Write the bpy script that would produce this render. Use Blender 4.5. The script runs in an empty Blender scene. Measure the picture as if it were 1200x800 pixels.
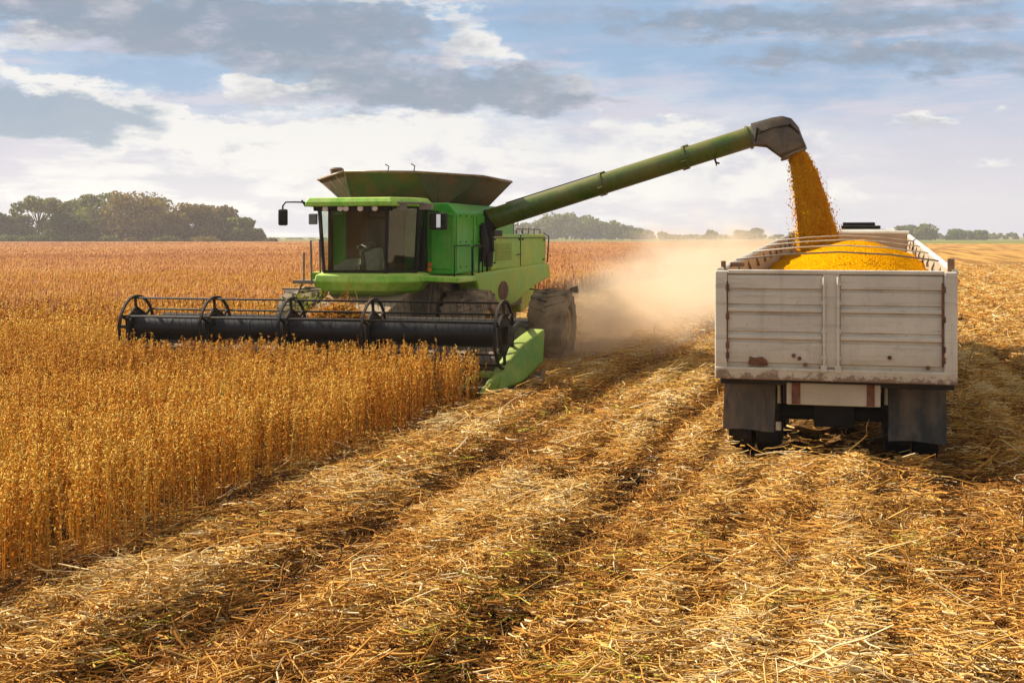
import bpy, math, random
import numpy as np
from mathutils import Vector, Matrix

random.seed(7)
RNG = np.random.default_rng(11)
S = bpy.context.scene
COL = S.collection
R = math.radians

# ------------------------------------------------------------------ camera
CAM_H = 2.5
cam_data = bpy.data.cameras.new("camera")
cam = bpy.data.objects.new("camera", cam_data)
COL.objects.link(cam)
cam.location = (0, 0, CAM_H)
cam.rotation_euler = (R(90), 0, 0)
cam_data.sensor_width = 36
cam_data.lens = 45.0
cam_data.shift_y = -123 / 1200          # level camera, lens shifted down
cam_data.clip_start = 0.1
cam_data.clip_end = 9000
S.camera = cam

# ------------------------------------------------------------------ sun, exposure
SUN_EL = 34.5
SUN_AZ = -66                             # left of the view, slightly behind the scene
sd = bpy.data.lights.new("sun", 'SUN')
sun = bpy.data.objects.new("sun", sd)
COL.objects.link(sun)
sd.energy = 5.0
sd.angle = R(0.6)
sd.color = (1.0, 0.93, 0.8)
to_sun = Vector((math.sin(R(SUN_AZ)) * math.cos(R(SUN_EL)), math.cos(R(SUN_AZ)) * math.cos(R(SUN_EL)), math.sin(R(SUN_EL))))
sun.rotation_euler = to_sun.to_track_quat('Z', 'Y').to_euler()
S.view_settings.view_transform = 'Standard'
S.view_settings.look = 'None'
S.view_settings.gamma = 1.0
S.view_settings.use_curve_mapping = False
EXPOSURE = 1.0
S.view_settings.exposure = EXPOSURE
S.cycles.use_denoising = True
S.cycles.max_bounces = 8
S.cycles.volume_bounces = 2
S.cycles.transparent_max_bounces = 16
S.cycles.volume_step_rate = 1.0
S.cycles.volume_max_steps = 256

# ------------------------------------------------------------------ node helpers
class N:
    def __init__(self, tree):
        self.t = tree
        tree.nodes.clear()
    def new(self, kind, **kw):
        n = self.t.nodes.new(kind)
        for k, v in kw.items():
            setattr(n, k, v)
        return n
    def put(self, sock, v):
        if isinstance(v, bpy.types.NodeSocket):
            self.t.links.new(v, sock)
        elif v is not None:
            try:
                sock.default_value = v
            except Exception:
                sock.default_value = (*v, 1.0)
    def m(self, op, a, b=0.0, c=None, clamp=False):
        n = self.new('ShaderNodeMath', operation=op, use_clamp=clamp)
        self.put(n.inputs[0], a); self.put(n.inputs[1], b)
        if c is not None:
            self.put(n.inputs[2], c)
        return n.outputs[0]
    def vm(self, op, a, b=(0, 0, 0)):
        n = self.new('ShaderNodeVectorMath', operation=op)
        self.put(n.inputs[0], a); self.put(n.inputs[1], b)
        return n.outputs[0]
    def mix(self, f, a, b):
        n = self.new('ShaderNodeMix', data_type='RGBA', clamp_factor=True)
        self.put(n.inputs[0], f)
        for s, v in ((n.inputs[6], a), (n.inputs[7], b)):
            self.put(s, v if isinstance(v, bpy.types.NodeSocket) else (*v[:3], 1.0))
        return n.outputs[2]
    def ss(self, v, lo, hi):
        n = self.new('ShaderNodeMapRange', interpolation_type='SMOOTHSTEP', clamp=True)
        self.put(n.inputs[0], v); n.inputs[1].default_value = lo; n.inputs[2].default_value = hi
        return n.outputs[0]
    def noise(self, vec, scale, detail=4.0, rough=0.55, dist=0.0):
        n = self.new('ShaderNodeTexNoise')
        if vec is not None:
            self.put(n.inputs['Vector'], vec)
        n.inputs['Scale'].default_value = scale
        n.inputs['Detail'].default_value = detail
        n.inputs['Roughness'].default_value = rough
        n.inputs['Distortion'].default_value = dist
        return n.outputs[0]
    def coord(self, which='Object'):
        return self.new('ShaderNodeTexCoord').outputs[which]
    def sep(self, v):
        n = self.new('ShaderNodeSeparateXYZ'); self.put(n.inputs[0], v)
        return n.outputs
    def comb(self, x, y, z):
        n = self.new('ShaderNodeCombineXYZ')
        self.put(n.inputs[0], x); self.put(n.inputs[1], y); self.put(n.inputs[2], z)
        return n.outputs[0]
    def scalev(self, v, s):
        return self.vm('MULTIPLY', v, s)
    def ramp(self, f, stops):
        n = self.new('ShaderNodeValToRGB'); self.put(n.inputs[0], f)
        e = n.color_ramp.elements
        while len(e) < len(stops):
            e.new(0.5)
        for el, (p, c) in zip(e, stops):
            el.position = p; el.color = (*c[:3], 1)
        return n.outputs[0]
    def bump(self, h, strength=0.3, dist=0.02):
        n = self.new('ShaderNodeBump')
        n.inputs['Strength'].default_value = strength
        n.inputs['Distance'].default_value = dist
        self.put(n.inputs['Height'], h)
        return n.outputs[0]
    def bsdf(self, color, rough=0.6, metal=0.0, normal=None, spec=0.5, **kw):
        b = self.new('ShaderNodeBsdfPrincipled')
        self.put(b.inputs['Base Color'], color if isinstance(color, bpy.types.NodeSocket) else (*color, 1))
        self.put(b.inputs['Roughness'], rough); self.put(b.inputs['Metallic'], metal)
        b.inputs['Specular IOR Level'].default_value = spec
        if normal is not None:
            self.put(b.inputs['Normal'], normal)
        for k, v in kw.items():
            self.put(b.inputs[k], v)
        o = self.new('ShaderNodeOutputMaterial')
        self.t.links.new(b.outputs[0], o.inputs[0])
        return b

def mat(name):
    m = bpy.data.materials.new(name)
    m.use_nodes = True
    return m, N(m.node_tree)

def srgb(r, g, b):
    f = lambda c: (c / 255 / 12.92) if c <= 10 else ((c / 255 + 0.055) / 1.055) ** 2.4
    return (f(r), f(g), f(b))

# ------------------------------------------------------------------ world: Nishita sky with broken cloud
W = bpy.data.worlds.new("World")
S.world = W
W.use_nodes = True
n = N(W.node_tree)
SKY_STRENGTH = 0.1
sky = n.new('ShaderNodeTexSky', sky_type='NISHITA')
sky.sun_disc = False
sky.sun_elevation = R(SUN_EL)
sky.sun_rotation = R(SUN_AZ)
sky.air_density = 1.0
sky.dust_density = 1.5
d = n.coord('Generated')
dx, dy, dz = n.sep(d)
warp = n.noise(n.scalev(d, (9, 9, 26)), 1.0, 5.0, 0.6)
warp2 = n.noise(n.scalev(d, (22, 22, 60)), 1.0, 5.0, 0.62)
az0 = n.m('ARCTAN2', dx, dy)
el0 = n.m('ARCSINE', dz)
az = n.m('ADD', az0, n.m('MULTIPLY', n.m('SUBTRACT', warp, 0.5), 0.16))
el = n.m('ADD', el0, n.m('MULTIPLY', n.m('SUBTRACT', warp2, 0.5), 0.05))
def blob(cx, cy, rx, ry, slope=0.0):
    """soft elliptical cloud at a bearing / elevation (given as tangents * 1500)"""
    a0, e0 = math.atan((cx - 600) / 1500), math.atan((277 - cy) / 1500)
    u = n.m('MULTIPLY', n.m('SUBTRACT', az, a0), 1500 / rx)
    v0 = n.m('SUBTRACT', el, e0)
    if slope:
        v0 = n.m('ADD', v0, n.m('MULTIPLY', n.m('SUBTRACT', az, a0), slope))
    v = n.m('MULTIPLY', v0, 1500 / ry)
    r2 = n.m('ADD', n.m('MULTIPLY', u, u), n.m('MULTIPLY', v, v))
    return n.m('EXPONENT', n.m('MULTIPLY', r2, -1.0))
def blobs(lst):
    tot = None
    for (w, *a) in lst:
        g = n.m('MULTIPLY', blob(*a), w)
        tot = g if tot is None else n.m('ADD', tot, g)
    return tot
puff = n.noise(n.scalev(d, (24, 24, 52)), 1.0, 7.0, 0.6)
puffc = n.m('SUBTRACT', puff, 0.5)
K = 1.0 / SKY_STRENGTH
def cc(r, g, b, k=1.0):
    c = srgb(r, g, b)
    return tuple(x * K * k for x in c)
EXPO = 2 ** -EXPOSURE
LV = 0.90
white = cc(250, 250, 248, EXPO * LV); lav = cc(216, 215, 231, EXPO * LV); blue = cc(158, 194, 230, EXPO * LV)
grey = cc(150, 163, 184, EXPO * LV); slate = cc(152, 176, 198, EXPO * LV)
# base: white low down, lavender to the right, pale blue higher up
elp = n.ss(el, 0.045, 0.15)
azr = n.ss(az, -0.02, 0.38)
base = n.mix(n.m('MULTIPLY', azr, 0.9), white, lav)
lowcl = n.noise(n.scalev(d, (14, 14, 55)), 1.0, 6.0, 0.6)
base = n.mix(n.m('MULTIPLY', n.ss(lowcl, 0.42, 0.60), 0.9), base, cc(216, 217, 230, EXPO * LV))
base = n.mix(n.m('MULTIPLY', elp, 0.9), base, blue)
streak = n.noise(n.scalev(d, (7, 7, 70)), 1.0, 5.0, 0.6)
base = n.mix(n.m('MULTIPLY', n.ss(streak, 0.46, 0.62), 0.8), base, lav)
base = n.mix(n.m('MULTIPLY', n.ss(n.m('ADD', blobs([(1.0, 185, 97, 80, 26), (0.9, 700, 40, 160, 34), (0.9, 1000, 72, 230, 24), (0.8, 690, 6, 160, 22), (0.55, 930, 110, 190, 26)]), n.m('MULTIPLY', puffc, 0.8)), 0.25, 0.85), 0.75), base, cc(150, 186, 222, EXPO * LV))
# white puffs
wm = blobs([(1.0, 130, 14, 50, 22), (0.9, 62, 52, 62, 14), (1.1, 556, 50, 62, 38, 0.25), (0.9, 305, 104, 80, 14), (1.2, 70, 108, 120, 22, 0.32),
            (0.9, 782, 147, 52, 16), (0.7, 500, 142, 140, 16), (0.8, 660, 108, 66, 18), (1.1, 240, 166, 170, 26), (0.9, 470, 176, 220, 34), (1.0, 840, 210, 180, 44), (0.7, 1120, 150, 60, 12), (0.5, 1180, 190, 40, 12), (0.6, 1060, 60, 60, 14)])
wm = n.m('ADD', wm, blobs([(1.0, 330, 100, 90, 12), (0.8, 430, 8, 90, 10), (0.7, 180, 150, 60, 16)]))
wmask = n.ss(n.m('ADD', wm, n.m('MULTIPLY', puffc, 2.2)), 0.45, 1.0)
base = n.mix(wmask, base, white)
# shaded cloud undersides
dm = blobs([(1.0, 45, 24, 120, 26), (1.55, 310, 40, 200, 38), (1.4, 500, 106, 175, 26), (0.6, 655, 122, 66, 12), (0.35, 285, 176, 70, 10), (0.3, 640, 168, 120, 10), (0.4, 1120, 156, 70, 8),
            (0.7, 830, 24, 200, 20), (0.7, 1010, 40, 200, 18), (0.75, 1130, 84, 150, 20), (0.6, 930, 72, 150, 12), (0.5, 1080, 8, 160, 12)])
dmask = n.ss(n.m('ADD', dm, n.m('MULTIPLY', puffc, 1.6)), 0.26, 0.95)
tex = n.noise(n.scalev(d, (16, 16, 60)), 1.0, 6.0, 0.62)
gcol0 = n.mix(n.ss(tex, 0.40, 0.62), grey, cc(194, 197, 212, EXPO * LV))
gcol0 = n.mix(n.ss(puff, 0.44, 0.7), cc(140, 160, 180, EXPO * LV), gcol0)
base = n.mix(n.m('MULTIPLY', dmask, 0.9), base, gcol0)
sm = blobs([(1.2, 50, 146, 120, 30)])
base = n.mix(n.m('MULTIPLY', n.ss(n.m('ADD', sm, n.m('MULTIPLY', puffc, 0.9)), 0.3, 0.8), 0.9), base, slate)
# away from the pictured part of the sky: broken cumulus over the clear sky
gen = n.noise(n.scalev(d, (3.2, 3.2, 5.5)), 1.0, 8.0, 0.6)
gmask = n.ss(gen, 0.34, 0.5)
gcol = n.mix(n.ss(n.noise(n.scalev(d, (4, 4, 8)), 1.3, 5.0), 0.4, 0.65), cc(240, 236, 228, EXPO), cc(186, 184, 184, EXPO))
general = n.mix(n.m('MULTIPLY', gmask, 0.9), sky.outputs[0], gcol)
front = n.m('MULTIPLY', n.ss(dy, 0.55, 0.85), n.m('SUBTRACT', 1.0, n.ss(el0, 0.2, 0.42)))
final = n.mix(front, general, base)
# a share of the clear sky stays in everywhere
bg = n.new('ShaderNodeBackground')
W.node_tree.links.new(final, bg.inputs[0])
bg.inputs[1].default_value = SKY_STRENGTH
wo = n.new('ShaderNodeOutputWorld')
W.node_tree.links.new(bg.outputs[0], wo.inputs[0])

# ------------------------------------------------------------------ mesh helpers
class MB:
    def __init__(self):
        self.v = []; self.f = []
    def add(self, vs, fs):
        o = len(self.v)
        self.v += [tuple(p) for p in vs]
        self.f += [tuple(i + o for i in f) for f in fs]
        return self
    def box(self, x0, x1, y0, y1, z0, z1):
        return self.hexa([(x0, y0, z0), (x1, y0, z0), (x1, y1, z0), (x0, y1, z0), (x0, y0, z1), (x1, y0, z1), (x1, y1, z1), (x0, y1, z1)])
    def hexa(self, p):
        return self.add(p, [(0, 3, 2, 1), (4, 5, 6, 7), (0, 1, 5, 4), (1, 2, 6, 5), (2, 3, 7, 6), (3, 0, 4, 7)])
    def tube(self, pts, r, nseg=8, cap=True):
        pts = [Vector(p) for p in pts]
        rs = r if isinstance(r, (list, tuple)) else [r] * len(pts)
        vs = []; up = None
        for i, p in enumerate(pts):
            t = (pts[min(i + 1, len(pts) - 1)] - pts[max(i - 1, 0)]).normalized()
            if up is None:
                up = Vector((0, 0, 1)) if abs(t.z) < 0.9 else Vector((0, 1, 0))
            sd_ = t.cross(up)
            if sd_.length < 1e-5:
                sd_ = t.orthogonal()
            sd_.normalize(); up = sd_.cross(t).normalized()
            for k in range(nseg):
                a = 2 * math.pi * k / nseg
                vs.append(p + (sd_ * math.cos(a) + up * math.sin(a)) * rs[i])
        fs = []
        for i in range(len(pts) - 1):
            for k in range(nseg):
                k2 = (k + 1) % nseg
                fs.append((i * nseg + k, i * nseg + k2, (i + 1) * nseg + k2, (i + 1) * nseg + k))
        if cap:
            fs.append(tuple(range(nseg))[::-1]); b = (len(pts) - 1) * nseg
            fs.append(tuple(b + k for k in range(nseg)))
        return self.add(vs, fs)
    def prism(self, poly, axis, a0, a1):
        """polygon in the two other axes (cyclic order), extruded along axis"""
        def mk(p, a):
            return {'x': (a, p[0], p[1]), 'y': (p[0], a, p[1]), 'z': (p[0], p[1], a)}[axis]
        k = len(poly)
        vs = [mk(p, a0) for p in poly] + [mk(p, a1) for p in poly]
        fs = [tuple(range(k))[::-1], tuple(range(k, 2 * k))] + [(i, (i + 1) % k, k + (i + 1) % k, k + i) for i in range(k)]
        return self.add(vs, fs)
    def lathe_x(self, prof, cx, cy, cz, nseg=32):
        """profile of (x offset, radius) round an axis parallel to x; closed profile"""
        vs = []; k = len(prof)
        for i in range(nseg):
            a = 2 * math.pi * i / nseg
            for (x, r) in prof:
                vs.append((cx + x, cy + r * math.cos(a), cz + r * math.sin(a)))
        fs = []
        for i in range(nseg):
            j = (i + 1) % nseg
            for q in range(k):
                q2 = (q + 1) % k
                fs.append((i * k + q, j * k + q, j * k + q2, i * k + q2))
        return self.add(vs, fs)
    def sheet(self, quad, th):
        """thin slab of real thickness from four corners"""
        q = [Vector(p) for p in quad]
        nrm = (q[1] - q[0]).cross(q[3] - q[0]).normalized() * th
        return self.hexa([*q, *[p + nrm for p in q]])

def obj(name, mb, material, parent=None, smooth=False, bevel=0.0):
    me = bpy.data.meshes.new(name)
    me.from_pydata(mb.v, [], mb.f)
    me.update()
    import bmesh
    bm = bmesh.new(); bm.from_mesh(me)
    bmesh.ops.recalc_face_normals(bm, faces=bm.faces)
    bm.to_mesh(me); bm.free()
    if smooth:
        me.shade_smooth()
    o = bpy.data.objects.new(name, me)
    COL.objects.link(o)
    me.materials.append(material)
    if parent is not None:
        o.parent = parent
    if bevel:
        b = o.modifiers.new("bevel", 'BEVEL'); b.width = bevel; b.segments = 2; b.limit_method = 'ANGLE'; b.angle_limit = R(35)
        if smooth:
            pass
    if smooth == 'auto':
        me.shade_smooth()
        try:
            me.set_sharp_from_angle(angle=R(40))
        except Exception:
            pass
    return o

def obj_each(name, mb, *a, **k):
    """every loose piece of the mesh becomes an object of its own"""
    par = list(range(len(mb.v)))
    def find(i):
        while par[i] != i:
            par[i] = par[par[i]]; i = par[i]
        return i
    for f in mb.f:
        for q in f[1:]:
            par[find(q)] = find(f[0])
    groups = {}
    for f in mb.f:
        groups.setdefault(find(f[0]), []).append(f)
    out = []
    for fs in groups.values():
        ids = sorted({i for f in fs for i in f}); mp = {v: i for i, v in enumerate(ids)}
        b = MB(); b.add([mb.v[i] for i in ids], [tuple(mp[i] for i in f) for f in fs])
        out.append(obj(name, b, *a, **k))
    return out

def big_mesh(name, verts, quads, material, attrs=None, smooth=False):
    """numpy verts (n,3), faces (m,4) or (m,3)"""
    me = bpy.data.meshes.new(name)
    verts = np.ascontiguousarray(verts, dtype=np.float32); quads = np.ascontiguousarray(quads, dtype=np.int32)
    k = quads.shape[1]
    me.vertices.add(len(verts)); me.vertices.foreach_set('co', verts.ravel())
    me.loops.add(quads.size); me.loops.foreach_set('vertex_index', quads.ravel())
    me.polygons.add(len(quads))
    me.polygons.foreach_set('loop_start', np.arange(0, quads.size, k, dtype=np.int32))
    me.polygons.foreach_set('loop_total', np.full(len(quads), k, dtype=np.int32))
    for an, arr in (attrs or {}).items():
        a = me.attributes.new(an, 'FLOAT', 'POINT')
        a.data.foreach_set('value', np.ascontiguousarray(arr, dtype=np.float32))
    me.update(calc_edges=True)
    if smooth:
        me.shade_smooth()
    o = bpy.data.objects.new(name, me)
    COL.objects.link(o)
    me.materials.append(material)
    return o

def tag(o, label=None, cat=None, group=None, kind=None):
    if label: o['label'] = label
    if cat: o['category'] = cat
    if group: o['group'] = group
    if kind: o['kind'] = kind
    return o

def empty(name, loc, rz=0.0):
    o = bpy.data.objects.new(name, None)
    COL.objects.link(o)
    o.location = loc; o.rotation_euler = (0, 0, rz); o.empty_display_size = 0.3
    return o

# smooth lattice noise in numpy
def vnoise(x, y, seed=0):
    xi = np.floor(x).astype(np.int64); yi = np.floor(y).astype(np.int64)
    xf = x - xi; yf = y - yi
    u = xf * xf * (3 - 2 * xf); v = yf * yf * (3 - 2 * yf)
    def h(i, j):
        k = (i * 374761393 + j * 668265263 + seed * 982451653) & 0xffffffff
        k = ((k ^ (k >> 13)) * 1274126177) & 0xffffffff
        return ((k ^ (k >> 16)) & 0xffff) / 65535.0
    return (h(xi, yi) * (1 - u) + h(xi + 1, yi) * u) * (1 - v) + (h(xi, yi + 1) * (1 - u) + h(xi + 1, yi + 1) * u) * v

# field frame: b runs along the rows (away), a to the right across them; the crop's cut edge is a = 0
T = R(15.7)
CT, ST = math.cos(T), math.sin(T)
E0 = (-3.63, 9.08)
def field(a, b):
    return E0[0] + a * CT + b * ST, E0[1] - a * ST + b * CT
def to_field(x, y):
    return (x - E0[0]) * CT - (y - E0[1]) * ST, (x - E0[0]) * ST + (y - E0[1]) * CT
def g_height(a, b):
    """height of the ground: furrows, wheel tracks, windrows along the rows"""
    a = np.asarray(a, float); b = np.asarray(b, float)
    wob = (vnoise(b * 0.35, b * 0 + 3.1, 5) - 0.5) * 0.25
    aa = a + wob
    h = np.zeros_like(a)
    for c, s, d_ in ((0.32, 0.22, -0.05), (1.95, 0.2, -0.10), (3.7, 0.2, -0.10), (4.75, 0.3, -0.05), (6.55, 0.3, -0.05), (8.6, 0.2, -0.09), (10.3, 0.2, -0.09), (12.2, 0.22, -0.1), (14.1, 0.22, -0.1)):
        h += 0.8 * d_ * np.exp(-((aa - c) / s) ** 2)
    for c, s, d_ in ((1.15, 0.45, 0.06), (2.8, 0.5, 0.07), (5.65, 0.5, 0.07), (7.6, 0.5, 0.09), (9.45, 0.5, 0.1), (11.2, 0.5, 0.1), (13.2, 0.5, 0.1)):
        h += d_ * np.exp(-((aa - c) / s) ** 2)
    rid = np.clip((a + 0.1) / 0.5, 0, 1) * (0.6 + 0.8 * vnoise(a * 0.4, b * 0.25, 15))
    h += (0.014 + 0.018 * np.clip((b - 2) / 8, 0, 1)) * np.sin(2 * math.pi * aa / 0.62) * rid
    lump = (vnoise(a * 1.7, b * 1.3, 1) - 0.5) * 0.10 + (vnoise(a * 4.3, b * 3.6, 2) - 0.5) * 0.09
    h += lump * np.clip((a + 0.3) / 0.6, 0.25, 1)
    return h

# ------------------------------------------------------------------ materials
def plain(name, color, rough=0.6, metal=0.0, spec=0.5, var=0.15, scale=6.0):
    m, n = mat(name)
    f = n.noise(n.coord(), scale, 4)
    c = n.mix(n.ss(f, 0.3, 0.7), [x * (1 - var) for x in color], [min(1, x * (1 + var)) for x in color])
    n.bsdf(c, rough, metal, None, spec)
    return m

def dusty_paint(name, color, dust=(0.42, 0.33, 0.17), amount=0.35, rough=0.42, scale=2.2, low=None, spec=0.45):
    """enamel with field dust and grime lying on it in patches"""
    m, n = mat(name)
    co = n.coord()
    f = n.noise(co, scale, 7, 0.65)
    f2 = n.noise(n.scalev(co, (9, 9, 1.6)), 1.5, 6, 0.6)
    fine = n.noise(co, 60, 3, 0.6)
    c = n.mix(n.ss(f2, 0.35, 0.75), [x * 0.8 for x in color], [x * 1.12 for x in color])
    dm = n.m('MULTIPLY', n.ss(n.m('ADD', f, n.m('MULTIPLY', n.m('SUBTRACT', fine, 0.5), 0.35)), 0.34, 0.72), amount * 1.6, clamp=True)
    nz_ = n.sep(n.new('ShaderNodeNewGeometry').outputs['Normal'])[2]
    dm = n.m('MAXIMUM', dm, n.m('MULTIPLY', n.ss(n.m('ADD', nz_, n.m('MULTIPLY', n.m('SUBTRACT', f, 0.5), 0.8)), 0.35, 0.95), min(0.75, 0.3 + amount)))   # settles on top faces
    scr = n.noise(n.scalev(co, (3, 3, 40)), 2.0, 3, 0.7)
    dm = n.m('MAXIMUM', dm, n.m('MULTIPLY', n.ss(scr, 0.66, 0.72), amount * 1.2))
    if low is not None:                      # mud thrown up from the wheels: thicker near the ground
        z = n.sep(co)[2]
        mud = n.m('MULTIPLY', n.ss(n.m('ADD', z, n.m('MULTIPLY', f, 0.9)), low + 0.9, low + 0.1), 0.75)
        dm = n.m('MAXIMUM', dm, mud)
    c = n.mix(dm, c, dust)
    r = n.m('ADD', rough, n.m('MULTIPLY', dm, 0.35), clamp=True)
    n.bsdf(c, r, 0.0, n.bump(fine, 0.08, 0.004), spec)
    return m

GREEN = (0.028, 0.32, 0.012)
M = {}
M['green'] = dusty_paint('green_enamel', GREEN, dust=(0.34, 0.30, 0.10), amount=0.17, spec=0.28)
M['green_dusty'] = dusty_paint('dusty_green_enamel', (0.17, 0.39, 0.018), dust=(0.48, 0.42, 0.06), amount=0.42, spec=0.25, scale=1.3, low=1.2)
M['green_lit'] = dusty_paint('lit_worn_green', (0.17, 0.46, 0.022), dust=(0.66, 0.64, 0.18), amount=0.3, spec=0.35)  # paler enamel copy: light falling on roof and apron is put into the colour
M['green_auger'] = dusty_paint('auger_green', (0.048, 0.095, 0.005), dust=(0.17, 0.125, 0.025), amount=0.36, scale=1.6, rough=0.26)
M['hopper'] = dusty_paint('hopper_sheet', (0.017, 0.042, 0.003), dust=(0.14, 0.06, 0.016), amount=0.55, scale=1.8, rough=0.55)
M['rim_edge'] = dusty_paint('bare_rim', (0.22, 0.15, 0.08), dust=(0.12, 0.05, 0.02), amount=0.4, scale=5)
M['black'] = dusty_paint('black_steel', (0.010, 0.010, 0.012), dust=(0.06, 0.05, 0.04), amount=0.10, rough=0.3, scale=4, spec=0.22)
M['black_dull'] = dusty_paint('dull_black', (0.010, 0.009, 0.008), dust=(0.09, 0.06, 0.035), amount=0.2, rough=0.65, scale=3, spec=0.2)
M['steel'] = dusty_paint('worn_steel', (0.17, 0.15, 0.13), dust=(0.2, 0.13, 0.07), amount=0.4, rough=0.5, scale=5)
M['dust_metal'] = dusty_paint('dust_coated_metal', (0.10, 0.085, 0.06), dust=(0.30, 0.22, 0.13), amount=0.6, rough=0.8, scale=3)
M['lamp'] = plain('lamp_glass', (0.75, 0.62, 0.58), 0.15)
M['amber'] = plain('amber_lens', (0.6, 0.16, 0.02), 0.25)
M['yellow'] = dusty_paint('yellow_paint', (0.5, 0.32, 0.02), amount=0.3)
M['seat'] = plain('seat_cloth', (0.10, 0.09, 0.08), 0.8)
M['plastic'] = plain('grey_plastic', (0.16, 0.17, 0.17), 0.5)
M['console'] = plain('pale_console', (0.5, 0.53, 0.5), 0.55)
M['cabin'] = dusty_paint('cab_lining', (0.09, 0.042, 0.014), dust=(0.16, 0.08, 0.03), amount=0.4, rough=0.8)
M['mirror'] = plain('mirror_glass', (0.6, 0.62, 0.65), 0.06, 1.0, var=0.02)

def mk_rubber():
    m, n = mat('dusty_rubber')
    co = n.coord()
    f = n.noise(co, 3.0, 6, 0.65)
    c = n.mix(n.ss(f, 0.3, 0.62), (0.05, 0.038, 0.026), (0.26, 0.18, 0.105))
    n.bsdf(c, 0.85, 0, n.bump(n.noise(co, 40, 4), 0.2, 0.01), 0.3)
    return m
M['rubber'] = mk_rubber()
def mk_rubber_dark():
    m, n = mat('black_rubber')
    co = n.coord()
    f = n.noise(co, 4.0, 6, 0.65)
    c = n.mix(n.ss(f, 0.45, 0.75), (0.012, 0.012, 0.012), (0.07, 0.055, 0.04))
    n.bsdf(c, 0.8, 0, n.bump(n.noise(co, 30, 4), 0.2, 0.01), 0.3)
    return m
M['rubber_dark'] = mk_rubber_dark()
def mk_flap(name, base):
    m, n = mat(name)
    co = n.coord()
    f = n.noise(n.scalev(co, (3, 3, 1.2)), 1.6, 5, 0.6)
    c = n.mix(n.ss(f, 0.35, 0.68), base, (0.17, 0.135, 0.10))
    c = n.mix(n.ss(n.noise(n.scalev(co, (14, 14, 2)), 1, 5), 0.55, 0.75), c, (0.05, 0.05, 0.05))
    n.bsdf(c, 0.75, 0, n.bump(f, 0.4, 0.02), 0.35)
    return m
M['flap'] = mk_flap('mud_flap_rubber', (0.075, 0.077, 0.078))
M['flap_dark'] = mk_flap('dark_mud_flap_rubber', (0.045, 0.05, 0.052))

def mk_glass():
    m, n = mat('cab_glass')
    tr = n.new('ShaderNodeBsdfTransparent'); tr.inputs[0].default_value = (0.78, 0.82, 0.76, 1)
    gl = n.new('ShaderNodeBsdfGlossy'); gl.inputs['Roughness'].default_value = 0.03
    gl.inputs['Color'].default_value = (1, 1, 1, 1)
    fr = n.new('ShaderNodeFresnel'); fr.inputs[0].default_value = 1.5
    df = n.new('ShaderNodeBsdfDiffuse'); df.inputs[0].default_value = (0.35, 0.3, 0.2, 1)
    mx = n.new('ShaderNodeMixShader'); mx2 = n.new('ShaderNodeMixShader')
    n.put(mx.inputs[0], n.m('MULTIPLY', fr.outputs[0], 1.0))
    m.node_tree.links.new(tr.outputs[0], mx.inputs[1]); m.node_tree.links.new(gl.outputs[0], mx.inputs[2])
    co = n.coord()
    n.put(mx2.inputs[0], n.m('MULTIPLY', n.ss(n.noise(n.scalev(co, (2.5, 2.5, 1.2)), 2.0, 5), 0.45, 0.78), 0.10))
    m.node_tree.links.new(mx.outputs[0], mx2.inputs[1]); m.node_tree.links.new(df.outputs[0], mx2.inputs[2])
    o = n.new('ShaderNodeOutputMaterial'); m.node_tree.links.new(mx2.outputs[0], o.inputs[0])
    return m
M['glass'] = mk_glass()

def mk_white(name, base, rust=0.5, low=None, plank=False):
    """old white truck paint: streaked, chipped, rusting along the bottom"""
    m, n = mat(name)
    co = n.coord()
    f = n.noise(co, 1.7, 6, 0.6)
    fine = n.noise(co, 38, 5, 0.65)
    st = n.noise(n.scalev(co, (10, 10, 0.7)), 1.0, 6, 0.65)
    hs = n.noise(n.scalev(co, (1.3, 1.3, 17)), 1.0, 6, 0.65)
    c = n.mix(n.ss(f, 0.3, 0.7), [x * 0.80 for x in base], [x * 0.97 for x in base])
    c = n.mix(n.m('MULTIPLY', n.ss(st, 0.52, 0.72), 0.35), c, (0.30, 0.26, 0.20))
    c = n.mix(n.m('MULTIPLY', n.ss(hs, 0.52, 0.66), 0.6), c, (0.33, 0.29, 0.22))
    c = n.mix(n.m('MULTIPLY', n.ss(fine, 0.62, 0.70), 0.7), c, (0.17, 0.10, 0.06))
    if low is not None:
        z = n.sep(co)[2]
        g = n.m('ADD', z, n.m('MULTIPLY', n.m('SUBTRACT', n.noise(co, 8.0, 8, 0.75), 0.5), 0.55))
        rm = n.m('MULTIPLY', n.ss(g, low + 0.07, low + 0.02), rust)
        c = n.mix(rm, c, (0.12, 0.045, 0.018))
        c = n.mix(n.m('MULTIPLY', n.m('SUBTRACT', n.ss(g, low + 0.34, low + 0.04), rm), 0.45), c, (0.38, 0.29, 0.16))
    n.bsdf(c, 0.55, 0, n.bump(n.m('ADD', fine, n.m('MULTIPLY', hs, 2.0)), 0.18, 0.006), 0.4)
    return m
M['white'] = mk_white('old_white_paint', (0.60, 0.555, 0.47), 0.9, 1.02)
M['white_post'] = mk_white('worn_cream_paint', (0.63, 0.585, 0.49), 0.8, 0.98)
M['cream'] = mk_white('cream_beam_paint', (0.50, 0.44, 0.33), 0.4)
M['rust'] = plain('rusty_steel', (0.13, 0.05, 0.024), 0.85, var=0.45, scale=12)
M['inside'] = mk_white('inside_board_paint', (0.38, 0.30, 0.21), 0.4)
M['chassis'] = plain('dark_chassis', (0.02, 0.018, 0.016), 0.8, var=0.3)
M['rope'] = plain('pale_cord', (0.5, 0.45, 0.36), 0.8)
M['wood'] = plain('weathered_wood', (0.2, 0.11, 0.06), 0.85, var=0.35)

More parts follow.
